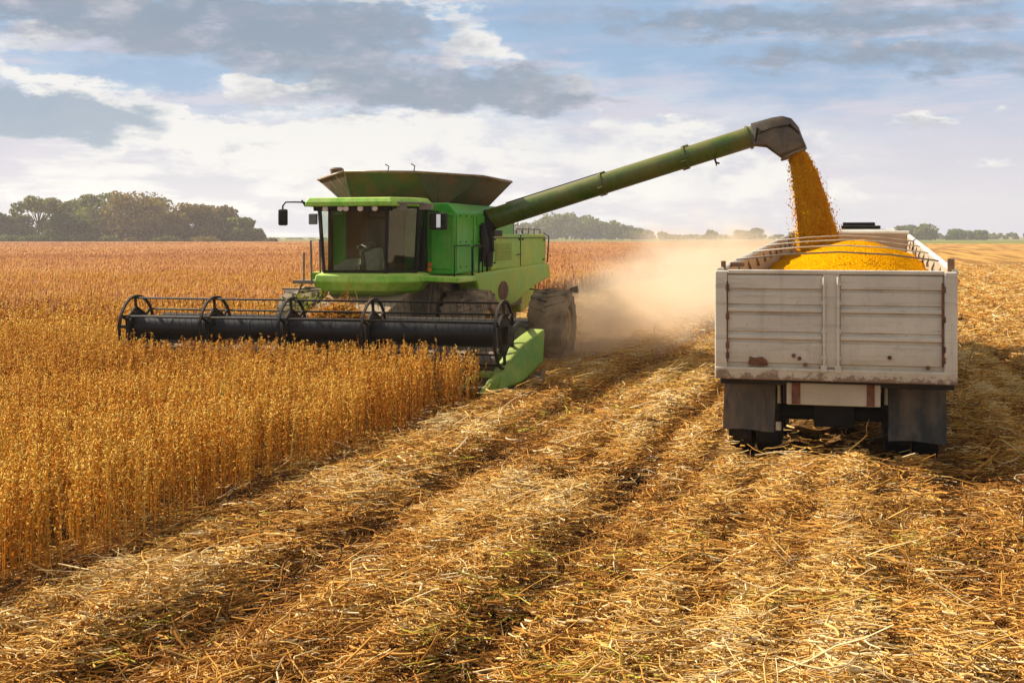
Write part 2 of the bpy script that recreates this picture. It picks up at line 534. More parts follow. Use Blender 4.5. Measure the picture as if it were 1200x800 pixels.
def mk_grain(name):
    m, n = mat(name)
    co = n.coord()
    v = n.new('ShaderNodeTexVoronoi'); n.put(v.inputs['Vector'], co); v.inputs['Scale'].default_value = 44
    r = n.sep(v.outputs['Color'])[0]
    c = n.ramp(r, [(0.0, (0.30, 0.085, 0.001)), (0.4, (0.60, 0.235, 0.001)), (1.0, (0.78, 0.37, 0.002))])
    f = n.noise(co, 1.5, 5)
    c = n.mix(n.m('MULTIPLY', n.ss(f, 0.45, 0.7), 0.5), c, (0.50, 0.17, 0.003))
    n.bsdf(c, 0.5, 0, n.bump(n.m('ADD', n.m('SUBTRACT', 1.0, v.outputs['Distance']), n.m('MULTIPLY', n.noise(co, 9, 4), 0.9)), 0.9, 0.03), 0.0)
    return m
M['grain'] = mk_grain('soybean_grain')
def tinted(name, stops, rough=0.75, transl=0.0, spec=0.3):
    """colour picked per stalk / pod / leaf by the mesh attribute «tint»"""
    m, n = mat(name)
    a = n.new('ShaderNodeAttribute'); a.attribute_name = 'tint'
    c = n.ramp(a.outputs['Fac'], stops)
    b = n.bsdf(c, rough, 0, None, spec)
    if transl:
        o = [x for x in n.t.nodes if x.type == 'OUTPUT_MATERIAL'][0]
        tr = n.new('ShaderNodeBsdfTranslucent'); n.put(tr.inputs[0], c)
        mx = n.new('ShaderNodeMixShader'); mx.inputs[0].default_value = transl
        n.t.links.new(b.outputs[0], mx.inputs[1]); n.t.links.new(tr.outputs[0], mx.inputs[2])
        n.t.links.new(mx.outputs[0], o.inputs[0])
    return m
M['kernel'] = tinted('falling_kernels', [(0, (0.80, 0.40, 0.004)), (0.5, (0.97, 0.66, 0.012)), (1, (0.99, 0.80, 0.06))], 0.6, 0.8, 0.05)
M['straw'] = tinted('cut_straw', [(0.0, (0.07, 0.034, 0.014)), (0.22, (0.21, 0.085, 0.02)), (0.40, (0.48, 0.21, 0.04)), (0.62, (0.63, 0.345, 0.078)), (0.82, (0.71, 0.475, 0.17)), (0.92, (0.78, 0.63, 0.37)), (1.0, (0.50, 0.40, 0.06))], 0.85, 0.18, 0.06)
M['crop'] = tinted('ripe_soybean', [(0.0, (0.10, 0.028, 0.008)), (0.25, (0.27, 0.08, 0.014)), (0.5, (0.63, 0.295, 0.036)), (0.75, (0.80, 0.47, 0.075)), (0.92, (0.86, 0.63, 0.18)), (1.0, (0.34, 0.30, 0.05))], 0.7, 0.5, 0.1)
M['crop_far'] = tinted('far_soybean', [(0.0, (0.12, 0.045, 0.018)), (0.25, (0.31, 0.11, 0.04)), (0.5, (0.56, 0.25, 0.08)), (0.75, (0.68, 0.39, 0.11)), (0.92, (0.76, 0.52, 0.19)), (1.0, (0.34, 0.30, 0.07))], 0.7, 0.4, 0.1)  # ripe soybean colours dulled, with the distance haze mixed into them

# ------------------------------------------------------------------ ground
def mk_ground():
    m, n = mat('field_ground')
    co = n.coord()
    x, y, z = n.sep(co)
    a = n.m('SUBTRACT', n.m('MULTIPLY', n.m('SUBTRACT', x, E0[0]), CT), n.m('MULTIPLY', n.m('SUBTRACT', y, E0[1]), ST))
    b = n.m('ADD', n.m('MULTIPLY', n.m('SUBTRACT', x, E0[0]), ST), n.m('MULTIPLY', n.m('SUBTRACT', y, E0[1]), CT))
    ab = n.comb(a, b, 0.0)
    fine = n.noise(ab, 24, 6, 0.7)
    mid = n.noise(ab, 3.2, 5, 0.6)
    big = n.noise(n.scalev(ab, (1, 0.18, 1)), 0.12, 4)
    row = n.noise(n.scalev(ab, (1.0, 0.035, 1)), 0.62, 4, 0.5)      # windrows and wheelings run along the rows
    soil = n.mix(n.ss(fine, 0.35, 0.65), (0.055, 0.028, 0.012), (0.19, 0.095, 0.034))
    straw = n.mix(n.ss(fine, 0.3, 0.7), (0.36, 0.18, 0.045), (0.58, 0.35, 0.11))
    far = n.ss(b, 22.0, 60.0)
    cover = n.m('ADD', n.m('MULTIPLY', n.ss(row, 0.36, 0.6), 0.75), n.m('MULTIPLY', n.ss(mid, 0.3, 0.7), 0.3), clamp=True)
    near_c = n.mix(n.m('MULTIPLY', n.ss(mid, 0.4, 0.75), 0.4), soil, straw)
    far_c = n.mix(cover, n.mix(0.5, soil, (0.25, 0.12, 0.04)), straw)
    c = n.mix(far, near_c, far_c)
    c = n.mix(n.m('MULTIPLY', n.ss(big, 0.45, 0.7), 0.3), c, (0.33, 0.16, 0.055))
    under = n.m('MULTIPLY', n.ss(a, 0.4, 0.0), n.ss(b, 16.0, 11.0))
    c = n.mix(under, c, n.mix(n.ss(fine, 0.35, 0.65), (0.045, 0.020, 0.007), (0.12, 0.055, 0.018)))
    # beyond the field: a grass margin, then other fields
    d1 = n.m('ADD', y, n.m('MULTIPLY', n.noise(co, 0.02, 3), 10))
    grass = n.mix(n.ss(n.noise(co, 0.3, 4), 0.35, 0.65), (0.10, 0.13, 0.03), (0.20, 0.19, 0.06))
    c = n.mix(n.ss(d1, 452.0, 458.0), c, grass)
    c = n.mix(n.ss(d1, 640.0, 700.0), c, (0.16, 0.15, 0.06))
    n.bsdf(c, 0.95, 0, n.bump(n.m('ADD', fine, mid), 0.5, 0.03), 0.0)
    return m
M['ground'] = mk_ground()
def axis_steps(lo, fine_lo, fine_hi, hi, step, grow):
    xs = list(np.arange(fine_lo, fine_hi, step))
    s = step; x = fine_hi
    while x < hi:
        xs.append(x); s *= grow; x += s
    xs.append(hi)
    s = step; x = fine_lo
    left = []
    while x > lo:
        s *= grow; x -= s; left.append(max(x, lo))
    return np.array(sorted(set(left)) + xs)
ax_ = axis_steps(-1500, -9, 16, 1800, 0.09, 1.12)
bx_ = axis_steps(-45, -4, 45, 4000, 0.16, 1.07)
ga, gb = np.meshgrid(ax_, bx_, indexing='ij')
gx, gy = field(ga, gb)
gz = g_height(ga, gb)
gz = np.where(gb > 120, gz * 0.3, gz)
na, nb = ga.shape
idx = np.arange(na * nb).reshape(na, nb)
quads = np.stack([idx[:-1, :-1], idx[1:, :-1], idx[1:, 1:], idx[:-1, 1:]], -1).reshape(-1, 4)
go = big_mesh('ground', np.stack([gx, gy, gz], -1).reshape(-1, 3), quads, M['ground'], smooth=True)
tag(go, 'brown harvested field ground with furrows running away to the horizon', 'ground', kind='structure')

# ------------------------------------------------------------------ cut straw lying on the ground
HALF = 600 / 1500
def in_view(x, y, margin=2.0):
    return np.abs(x) < y * HALF + margin
def uncut(a, b):
    """where the crop still stands"""
    return ((a < 0.16) & (b < 11.35)) | (a < -6.25)
def straw_tubes(x, y, z, ang, L, r, curve, lift, tint, seg=4):
    n_ = len(x); K_ = seg + 1
    t = np.linspace(-0.5, 0.5, K_)[None, :]
    dxy = np.stack([np.cos(ang), np.sin(ang)], -1); pxy = np.stack([-np.sin(ang), np.cos(ang)], -1)
    along = L[:, None] * t
    off = curve[:, None] * L[:, None] * (t * t * 4 - 0.33)
    kink = (np.random.default_rng(3).random((n_, K_)) - 0.5) * np.clip(L, 0, 0.3)[:, None] * 0.20
    P = np.empty((n_, K_, 3))
    P[..., 0] = x[:, None] + dxy[:, None, 0] * along + pxy[:, None, 0] * (off + kink)
    P[..., 1] = y[:, None] + dxy[:, None, 1] * along + pxy[:, None, 1] * (off + kink)
    P[..., 2] = z[:, None] + lift[:, None] * L[:, None] * (t + 0.5) + np.abs(kink) * 0.5
    rad = r[:, None] * (1.0 - 0.35 * (t + 0.5))
    V = np.empty((n_, K_, 3, 3))
    for k, (cs, cu) in enumerate(((1.0, -0.4), (-1.0, -0.4), (0.0, 1.0))):
        V[:, :, k, 0] = P[..., 0] + pxy[:, None, 0] * rad * cs
        V[:, :, k, 1] = P[..., 1] + pxy[:, None, 1] * rad * cs
        V[:, :, k, 2] = P[..., 2] + rad * cu
    base = (np.arange(n_) * K_ * 3)[:, None, None]
    i = np.arange(seg)[None, :, None] * 3; k = np.arange(3)[None, None, :]; k2 = (k + 1) % 3
    F = np.stack([base + i + k, base + i + k2, base + i + 3 + k2, base + i + 3 + k], -1).reshape(-1, 4)
    return V.reshape(-1, 3), F, np.repeat(tint, K_ * 3)

def straw_field(n_, y0, y1, rmin, rmax, lmin, lmax, seed, pile, far_bias=1.0):
    g = np.random.default_rng(seed)
    out = []
    got = 0
    X = np.empty(0); Y = np.empty(0)
    while got < n_:
        m_ = n_ * 3
        yy = y0 * (y1 / y0) ** g.random(m_) if far_bias else g.uniform(y0, y1, m_)
        xx = (g.random(m_) * 2 - 1) * (y1 * HALF + 3)
        ok = in_view(xx, yy, 2.2)
        edge = None
        a, b = to_field(xx, yy)
        ok &= ~uncut(a, b + 0.1) | ((a < 0.16) & (a > -0.3))
        ok &= ~((a > 4.1) & (a < 7.0) & (b > 6.4) & (b < 19) & (g.random(m_) > 0.10))
        X = np.concatenate([X, xx[ok]]); Y = np.concatenate([Y, yy[ok]]); got = len(X)
    X = X[:n_]; Y = Y[:n_]
    a, b = to_field(X, Y)
    wob = (vnoise(b * 0.35, b * 0 + 3.1, 5) - 0.5) * 0.25
    aa = a + wob
    fur_crop_shadow = sum(np.exp(-((aa - c) / 0.28) ** 2) for c in (0.2, 1.95, 3.7, 8.6, 10.3, 12.2, 14.1)) + 0.5 * np.exp(-((aa - 6.9) / 0.3) ** 2)  # band nearest the crop is its cast shadow, put into the straw tint
    fur_crop_shadow = np.clip(fur_crop_shadow, 0, 1)
    L = g.uniform(lmin, lmax, n_) * np.where(g.random(n_) < 0.35, 0.5, 1.0)
    L = np.where(g.random(n_) < 0.05, L * 1.9, L)
    r = g.uniform(rmin, rmax, n_) * np.where(g.random(n_) < 0.15, 1.7, 1.0)
    scrap = g.random(n_) < 0.2                       # pod shells and leaf scraps: short and broad
    L = np.where(scrap, g.uniform(0.035, 0.075, n_), L); r = np.where(scrap, r * 1.2, r)
    patch = vnoise(a * 0.9 + 7, b * 0.55, 21)
    patch2 = vnoise(a * 2.6, b * 2.0, 22)
    ang = g.uniform(0, math.pi * 2, n_)
    # straw combed across the rows in places
    comb = vnoise(a * 0.8, b * 0.6, 31)
    ang = np.where(g.random(n_) < 0.45, (comb * 4.5 - 2.4) + g.normal(0, 0.45, n_), ang)
    z = g_height(a, b) + g.random(n_) ** 1.4 * pile * (0.25 + 1.1 * patch2) * (1 - 0.55 * fur_crop_shadow) * np.clip((a - 0.2) / 0.5, 0.12, 1) * (1 + 0.22 * np.sin(2 * math.pi * aa / 0.62))
    lift = g.normal(0, 0.16, n_) + np.where(g.random(n_) < 0.10, g.random(n_) * 0.6, 0)
    lift = np.where(lift < 0, lift * 0.3, lift)
    curve = g.normal(0, 0.28, n_) + np.where(g.random(n_) < 0.22, g.normal(0, 0.55, n_), 0)
    ridge = np.sin(2 * math.pi * aa / 0.62)
    tint = 0.33 + (0.05 + 0.08 * np.clip((b - 1) / 8, 0, 1)) * ridge + 0.36 * patch + 0.16 * patch2 + g.normal(0, 0.14, n_) - 0.30 * fur_crop_shadow
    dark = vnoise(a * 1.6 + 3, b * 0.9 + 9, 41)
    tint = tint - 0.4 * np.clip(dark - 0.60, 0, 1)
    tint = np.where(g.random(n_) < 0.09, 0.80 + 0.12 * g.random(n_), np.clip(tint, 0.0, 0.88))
    gy_ = vnoise(a * 1.1 + 50, b * 1.1, 51)
    tint = np.where((gy_ > 0.72) & (g.random(n_) < 0.10), 1.0, tint)
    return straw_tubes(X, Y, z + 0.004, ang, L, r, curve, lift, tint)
vs, fs, ts, off = [], [], [], 0
for args in ((84000, 6.3, 14, 0.0032, 0.0078, 0.07, 0.31, 1, 0.15), (84000, 13, 32, 0.004, 0.009, 0.10, 0.36, 2, 0.15), (52000, 30, 110, 0.009, 0.022, 0.16, 0.5, 3, 0.10)):
    v_, f_, t_ = straw_field(*args)
    vs.append(v_); fs.append(f_ + off); ts.append(t_); off += len(v_)
# rooted stubble: short cut stalks still standing in their rows
g_ = np.random.default_rng(19)
n_ = 60000
sa = np.round(g_.uniform(0.1, 22, n_) / 0.31) * 0.31 + g_.normal(0, 0.02, n_); sb = -4 + 50 * g_.random(n_) ** 1.3
sx, sy = field(sa, sb)
ok = in_view(sx, sy, 2.0) & (sy > 6.3) & ~((sa > 4.1) & (sa < 7.0) & (sb > 5.8) & (sb < 19))
sa, sb, sx, sy = sa[ok], sb[ok], sx[ok], sy[ok]
k_ = len(sx)
v_, f_, t_ = straw_tubes(sx, sy, g_height(sa, sb), g_.uniform(0, 6.28, k_), g_.uniform(0.03, 0.08, k_), g_.uniform(0.003, 0.006, k_) * (1 + sy / 40), g_.normal(0, 0.05, k_), g_.uniform(1.0, 2.6, k_), np.clip(g_.normal(0.55, 0.2, k_), 0.05, 0.95))
vs.append(v_); fs.append(f_ + off); ts.append(t_); off += len(v_)
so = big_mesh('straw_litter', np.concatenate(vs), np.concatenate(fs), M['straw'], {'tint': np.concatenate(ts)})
tag(so, 'tangled golden straw and cut stalks covering the harvested ground', 'straw', kind='stuff')

# ------------------------------------------------------------------ standing soybeans
def plants(A, B, pods, seed, pod_len, pod_r, stem_r, hmin, hmax, zlow):
    g = np.random.default_rng(seed)
    n_ = len(A)
    X, Y = field(A, B)
    Z = g_height(A, B)
    H = g.uniform(hmin, hmax, n_) * (0.84 + 0.3 * vnoise(A * 0.8, B * 0.8, 61)) * np.where(g.random(n_) < 0.05, 1.12, 1.0)
    lean = g.normal(0, 0.07, (n_, 2))
    lean += (np.where(g.random(n_) < 0.06, 1.0, 0.0) * g.normal(0, 0.25, n_))[:, None]
    region = vnoise(A * 0.22, B * 0.22, 71) * 0.6 + vnoise(A * 1.1, B * 1.1, 72) * 0.4
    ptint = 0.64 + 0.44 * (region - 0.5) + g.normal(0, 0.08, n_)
    V, F, Tn = [], [], []
    # stems: three sided, two segments
    P = np.empty((n_, 3, 3))
    for i, t in enumerate((0.0, 0.5, 1.0)):
        bend = t * t
        P[:, i, 0] = X + lean[:, 0] * H * bend; P[:, i, 1] = Y + lean[:, 1] * H * bend; P[:, i, 2] = Z + H * t
    SV = np.empty((n_, 3, 3, 3))
    for k in range(3):
        an = 2 * math.pi * k / 3
        rr = stem_r * np.array([1.25, 1.0, 0.45])[None, :]
        SV[:, :, k, 0] = P[..., 0] + math.cos(an) * rr; SV[:, :, k, 1] = P[..., 1] + math.sin(an) * rr; SV[:, :, k, 2] = P[..., 2]
    base = (np.arange(n_) * 9)[:, None, None]
    i = np.arange(2)[None, :, None] * 3; k = np.arange(3)[None, None, :]; k2 = (k + 1) % 3
    q = [base + i + k, base + i + k2, base + i + 3 + k2, base + i + 3 + k]
    F.append(np.stack([q[0], q[1], q[2]], -1).reshape(-1, 3)); F.append(np.stack([q[0], q[2], q[3]], -1).reshape(-1, 3))
    V.append(SV.reshape(-1, 3))
    st = np.clip(ptint - 0.08 + g.normal(0, 0.07, n_), 0.05, 0.9)
    Tn.append(np.repeat(st, 9))
    off_ = n_ * 9
    # pods and dry leaf scraps up the stem: slim double pyramids
    m_ = n_ * pods
    pi = np.repeat(np.arange(n_), pods)
    t = zlow + (1.02 - zlow) * g.random(m_) ** 0.75
    az_ = g.uniform(0, 2 * math.pi, m_); out = g.uniform(0.003, 0.03, m_) * (1.15 - 0.5 * t)
    c = np.empty((m_, 3))
    c[:, 0] = X[pi] + lean[pi, 0] * H[pi] * t * t + np.cos(az_) * out
    c[:, 1] = Y[pi] + lean[pi, 1] * H[pi] * t * t + np.sin(az_) * out
    c[:, 2] = Z[pi] + H[pi] * t
    el_ = g.normal(0.45, 0.75, m_)
    dd = np.stack([np.cos(az_) * np.cos(el_), np.sin(az_) * np.cos(el_), np.sin(el_)], -1)
    s1 = np.stack([-np.sin(az_), np.cos(az_), np.zeros(m_)], -1); s2 = np.cross(dd, s1)
    Lp = pod_len * g.uniform(0.6, 1.35, m_); rp = pod_r * g.uniform(0.6, 1.5, m_)
    flat = np.where(g.random(m_) < 0.25, 0.25, 0.8)
    PV = np.empty((m_, 5, 3))
    PV[:, 0] = c - dd * (Lp * 0.5)[:, None]; PV[:, 4] = c + dd * (Lp * 0.5)[:, None]
    for k in range(3):
        an = 2 * math.pi * k / 3
        PV[:, 1 + k] = c + s1 * (math.cos(an) * rp)[:, None] + s2 * (math.sin(an) * rp * flat)[:, None]
    b5 = off_ + np.arange(m_)[:, None] * 5
    tri = np.array([(0, 2, 1), (0, 3, 2), (0, 1, 3), (4, 1, 2), (4, 2, 3), (4, 3, 1)])
    F.append((b5[:, :, None] + tri[None]).reshape(-1, 3))
    V.append(PV.reshape(-1, 3))
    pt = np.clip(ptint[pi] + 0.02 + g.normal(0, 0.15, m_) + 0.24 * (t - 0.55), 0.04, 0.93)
    pt = np.where(g.random(m_) < 0.012, 1.0, pt)
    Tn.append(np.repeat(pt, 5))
    return np.concatenate(V), np.concatenate(F), np.concatenate(Tn)
def scatter(n_, alo, ahi, blo, bhi, seed, keep):
    g = np.random.default_rng(seed)
    A = np.empty(0); B = np.empty(0)
    while len(A) < n_:
        a = g.uniform(alo, ahi, n_ * 2); b = g.uniform(blo, bhi, n_ * 2)
        row = np.round(a / 0.30) * 0.30 + 0.06 + g.normal(0, 0.035, n_ * 2)
        a = np.where(g.random(n_ * 2) < 0.75, row, a)
        ok = uncut(a + 0.03, b) & keep(a, b, g)
        A = np.concatenate([A, a[ok]]); B = np.concatenate([B, b[ok]])
    return A[:n_], B[:n_]
def keep_near(a, b, g):
    x, y = field(a, b)
    return in_view(x, y, 1.6) & (y > 6.5) & (y < 24)
def keep_mid(a, b, g):
    x, y = field(a, b)
    return in_view(x, y, 3.0) & (y >= 23.5) & (y < 62)
vs, fs, ts, off = [], [], [], 0
A1, B1 = scatter(7000, -14, 0.12, -3.5, 20, 81, keep_near)
A2, B2 = scatter(17000, -45, 0.0, 10, 62, 82, keep_mid)
for args in ((A1, B1, 44, 91, 0.05, 0.0066, 0.0042, 0.66, 0.88, 0.10), (A2, B2, 15, 92, 0.085, 0.014, 0.006, 0.66, 0.86, 0.35)):
    v_, f_, t_ = plants(*args)
    vs.append(v_); fs.append(f_ + off); ts.append(t_); off += len(v_)
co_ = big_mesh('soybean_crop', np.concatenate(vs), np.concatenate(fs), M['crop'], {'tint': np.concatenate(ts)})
tag(co_, 'ripe golden brown soybean plants standing in front of and beside the harvester', 'crop', kind='stuff')

# the same crop further off: a closed canopy with plant tops standing out of it
def far_crop():
    g = np.random.default_rng(101)
    # canopy
    bs = [26.0]
    while bs[-1] < 440: bs.append(bs[-1] * 1.012 + 0.05)
    bs = np.array(bs)
    tt = np.linspace(0, 1, 150)
    AA = np.empty((len(bs), 150)); BB = np.repeat(bs[:, None], 150, 1)
    for i_, b in enumerate(bs):
        amax = -6.9; amin = -(14 + b * 0.95)
        AA[i_] = amax + (amin - amax) * tt ** 1.6
    x, y = field(AA, BB)
    z = 0.48 + 0.16 * vnoise(AA * 3, BB * 2, 5) + 0.12 * vnoise(AA * 0.7, BB * 0.6, 6)
    z = np.where(tt[None, :] == 0, -0.05, z)
    id_ = np.arange(z.size).reshape(z.shape)
    q = np.stack([id_[:-1, :-1], id_[1:, :-1], id_[1:, 1:], id_[:-1, 1:]], -1).reshape(-1, 4)
    tint = 0.26 + 0.25 * vnoise(AA * 0.12, BB * 0.12, 8) + 0.15 * vnoise(AA * 1.9, BB * 1.4, 9)
    V = [np.stack([x, y, z], -1).reshape(-1, 3)]; F = [np.concatenate([q[:, [0, 1, 2]], q[:, [0, 2, 3]]])]; Tn = [tint.ravel()]
    off_ = z.size
    for n_, y0, y1, sc, seed in ((100000, 30, 130, 0.9, 1), (50000, 125, 445, 1.9, 2)):
        yy = y0 * (y1 / y0) ** (g.random(n_ * 3) ** (0.6 if y0 < 100 else 1.0)); xx = (g.random(n_ * 3) * 2 - 1) * (yy * HALF + 6)
        a, b = to_field(xx, yy)
        ok = (a < -6.4) & (b < 438)
        xx, yy, a, b = xx[ok][:n_], yy[ok][:n_], a[ok][:n_], b[ok][:n_]
        k_ = len(xx)
        hh = g.uniform(0.5, 0.92, k_)
        ww = g.uniform(0.03, 0.075, k_) * sc * np.clip(yy / 75, 0.35, 1)
        an = g.uniform(0, math.pi, k_)
        ca, sa = np.cos(an) * ww, np.sin(an) * ww
        PV = np.empty((k_, 6, 3))
        zz = np.zeros(k_)
        for j, (u, w_, h_) in enumerate(((0, 0, 0.15), (1, 0, 0.75), (0, 1, 0.7), (-1, 0, 0.8), (0, -1, 0.72), (0.1, 0, 1.0))):
            PV[:, j, 0] = xx + u * ca - w_ * sa; PV[:, j, 1] = yy + u * sa + w_ * ca; PV[:, j, 2] = hh * h_
        tri = np.array([(0, 2, 1), (0, 3, 2), (0, 4, 3), (0, 1, 4), (5, 1, 2), (5, 2, 3), (5, 3, 4), (5, 4, 1)])
        F.append((off_ + np.arange(k_)[:, None, None] * 6 + tri[None]).reshape(-1, 3)); V.append(PV.reshape(-1, 3))
        t_ = 0.30 + 0.34 * vnoise(a * 0.05, b * 0.03, 11) + 0.15 * (vnoise(a * 0.4, b * 0.3, 12) - 0.5) + g.normal(0, 0.11, k_)
        Tn.append(np.repeat(np.clip(t_, 0.08, 0.92), 6)); off_ += k_ * 6
    o = big_mesh('distant_crop', np.concatenate(V), np.concatenate(F), M['crop_far'], {'tint': np.concatenate(Tn)})
    tag(o, 'reddish brown unharvested soybeans stretching back to the trees', 'crop', kind='stuff')
far_crop()

# ------------------------------------------------------------------ combine harvester
CX, CY = field(-2.94, 11.66)
H = empty('combine_harvester', (CX, CY, 0), -T)
tag(H, 'green combine harvester with a wide black reel, cutting the crop and unloading grain', 'combine harvester')

def tyre(name, parent, x0, x1, cy, R_, rim_r, matl, rim_mat, lugs=22, cz=None, blocks=True):
    cz = R_ - 0.03 if cz is None else cz
    w = x1 - x0
    b = MB()
    prof = [(0.10 * w, rim_r), (0.0, rim_r + 0.06), (0.0, R_ * 0.82), (0.05 * w, R_ * 0.93), (0.16 * w, R_ - 0.035), (0.84 * w, R_ - 0.035), (0.95 * w, R_ * 0.93), (w, R_ * 0.82), (w, rim_r + 0.06), (0.9 * w, rim_r)]
    b.lathe_x(prof, x0, cy, cz, 48)
    if blocks:
        for i in range(lugs):                    # chevron lugs
            for side in (0, 1):
                a0 = 2 * math.pi * (i + 0.5 * side) / lugs
                xa, xb = (x0 + 0.02 * w, x0 + 0.52 * w) if side == 0 else (x0 + 0.98 * w, x0 + 0.48 * w)
                da = 0.26
                pts = []
                for (x_, a_, wd) in ((xa, a0, 0.075), (xb, a0 + da, 0.06)):
                    for s_ in (-1, 1):
                        an = a_ + s_ * wd / R_ * 0.6
                        for r_ in (R_ - 0.06, R_ + 0.012):
                            rr = r_ if x_ != xa else r_ - 0.05
                            pts.append((x_, cy + rr * math.cos(an), cz + rr * math.sin(an)))
                b.hexa([pts[0], pts[2], pts[6], pts[4], pts[1], pts[3], pts[7], pts[5]])
    t = obj(name, b, matl, parent, smooth='auto')
    r = MB()
    r.lathe_x([(0.08 * w, rim_r + 0.02), (0.08 * w, rim_r - 0.05), (0.40 * w, rim_r * 0.8), (0.40 * w, 0.12), (0.30 * w, 0.10), (0.30 * w, 0.02), (0.70 * w, 0.02), (0.70 * w, 0.10), (0.60 * w, 0.12), (0.60 * w, rim_r * 0.8), (0.92 * w, rim_r - 0.05), (0.92 * w, rim_r + 0.02)], x0, cy, cz, 32)
    for k in range(8):
        a = 2 * math.pi * k / 8
        for xx in (0.28 * w, 0.68 * w):
            r.tube([(x0 + xx, cy + 0.17 * math.cos(a), cz + 0.17 * math.sin(a)), (x0 + xx + 0.04, cy + 0.17 * math.cos(a), cz + 0.17 * math.sin(a))], 0.02, 6)
    obj('rim', r, rim_mat, t, smooth='auto')
    return t
def wheel(parent, *a, **k):
    return tyre('wheel', parent, *a, **k)

# chassis, axles, engine deck
b = MB()
b.box(-1.0, 1.15, 2.9, 9.0, 0.95, 1.75)
b.box(-0.9, 0.9, 5.0, 9.4, 0.6, 0.95)
b.tube([(-2.5, 3.45, 0.72), (2.5, 3.45, 0.72)], 0.16, 10)
b.tube([(-2.9, 6.1, 0.70), (2.9, 6.1, 0.70)], 0.12, 10)
b.box(-1.3, -1.0, 3.1, 4.2, 0.5, 1.2); b.box(1.0, 1.3, 3.1, 4.2, 0.5, 1.2)
for k in range(5):
    b.tube([(-0.8 + 0.45 * k, 2.85, 1.0 + 0.05 * (k % 2)), (-0.7 + 0.45 * k, 2.85, 1.7)], 0.035, 8)
b.tube([(1.2, 3.0, 1.55), (1.25, 4.2, 1.35), (1.2, 5.2, 1.5)], 0.06, 8)
b.box(1.15, 1.45, 4.3, 5.2, 0.95, 1.55)
obj('chassis', b, M['dust_metal'], H, bevel=0.02)

# body: grain tank walls and side panels, each panel its own outline
b = MB()
b.prism([(-1.02, 1.8), (1.5, 1.8), (1.5, 2.95), (1.36, 3.12), (-0.9, 3.12), (-1.02, 2.95)], 'y', 3.0, 7.0)
tank = obj('grain_tank', b, M['green'], H, bevel=0.03)
b = MB()                                             # pressed ribs and hatch on the tank side
b.box(1.499, 1.525, 3.05, 3.12, 1.85, 2.92); b.box(1.499, 1.525, 4.1, 4.17, 1.85, 2.92)
b.box(1.499, 1.53, 4.3, 5.15, 2.72, 2.9)
b.box(-0.98, 1.45, 2.972, 3.0, 2.88, 2.93)
b.box(1.05, 1.42, 2.965, 3.0, 1.9, 2.6)
obj_each('tank_panel', b, M['green'], tank, bevel=0.008)
b = MB()
for y_ in (3.3, 3.65, 4.0, 4.45, 4.9):
    for z_ in (1.93, 2.4, 2.88): b.tube([(1.495, y_, z_), (1.515, y_, z_)], 0.014, 6)
obj_each('bolt', b, M['black_dull'], tank)
b = MB()
b.prism([(5.15, 1.82), (9.55, 1.82), (9.62, 2.42), (9.5, 2.55), (5.15, 2.55)], 'x', 1.30, 1.56)
sp = obj('side_panel', b, M['green_dusty'], H, bevel=0.03)
b = MB(); b.box(1.56, 1.572, 7.32, 7.345, 1.86, 2.54); b.box(1.56, 1.575, 5.2, 9.5, 2.46, 2.475)
obj_each('panel_seam', b, M['black_dull'], sp)
b = MB(); b.tube([(1.62, 9.5, 1.9), (1.64, 9.56, 2.5), (1.56, 9.4, 2.58)], 0.018, 6); b.tube([(1.57, 7.0, 2.1), (1.62, 7.0, 2.12), (1.62, 7.25, 2.12), (1.57, 7.25, 2.1)], 0.012, 6)
obj_each('grab_rail', b, M['steel'], sp, smooth=True)
b = MB()
b.prism([(5.15, 1.82), (9.55, 1.82), (9.62, 2.42), (9.5, 2.55), (5.15, 2.55)], 'x', -1.56, -1.30)
obj('side_panel', b, M['green_dusty'], H, bevel=0.03)
for (y0_, y1_) in ((5.4, 6.6),):
    b = MB()
    for i in range(9):
        z_ = 2.02 + i * 0.042
        b.hexa([(1.555, y0_, z_), (1.59, y0_, z_ - 0.012), (1.59, y1_, z_ - 0.012), (1.555, y1_, z_), (1.555, y0_, z_ + 0.012), (1.592, y0_, z_), (1.592, y1_, z_), (1.555, y1_, z_ + 0.012)])
    obj('vent_louvre', b, M['green_dusty'], sp)
b = MB()
for (y_, z_) in ((5.3, 2.42), (7.2, 2.42), (7.45, 2.42), (9.35, 2.4), (5.3, 1.95), (9.3, 1.95)): b.box(1.555, 1.585, y_, y_ + 0.07, z_, z_ + 0.035)
obj_each('latch', b, M['black_dull'], sp)
for sx in (1, -1):
    b = MB()
    poly = [(3.6, 1.80), (9.35, 1.88), (9.5, 1.55), (8.9, 1.5), (7.7, 1.36), (6.6, 1.12), (6.2, 1.08), (4.3, 1.10), (3.9, 1.42)]
    b.prism(poly, 'x', 1.30 * sx, 1.70 * sx)
    sk = obj('lower_skirt', b, M['green_dusty'], H, bevel=0.04)
    if sx > 0:
        b = MB(); b.prism([(5.5 + 0.36 * math.cos(a), 1.40 + 0.2 * math.sin(a)) for a in np.linspace(0, 2 * math.pi, 14)[:-1]], 'x', 1.70, 1.712)
        obj('belt_opening', b, M['rust'], sk)
b = MB()
b.box(-1.3, 1.3, 7.0, 9.5, 1.75, 2.5)
b.prism([(8.9, 0.75), (10.1, 0.95), (10.2, 1.7), (9.45, 2.35), (8.9, 2.3)], 'x', -1.15, 1.15)
obj('rear_hood', b, M['green_dusty'], H, bevel=0.04)
b = MB()
b.box(0.35, 1.15, 7.2, 8.3, 2.5, 2.86); b.box(-0.9, 0.1, 7.3, 8.8, 2.5, 2.75)
b.tube([(0.75, 8.6, 2.5), (0.75, 8.6, 2.95), (0.8, 8.75, 3.05)], 0.06, 10)
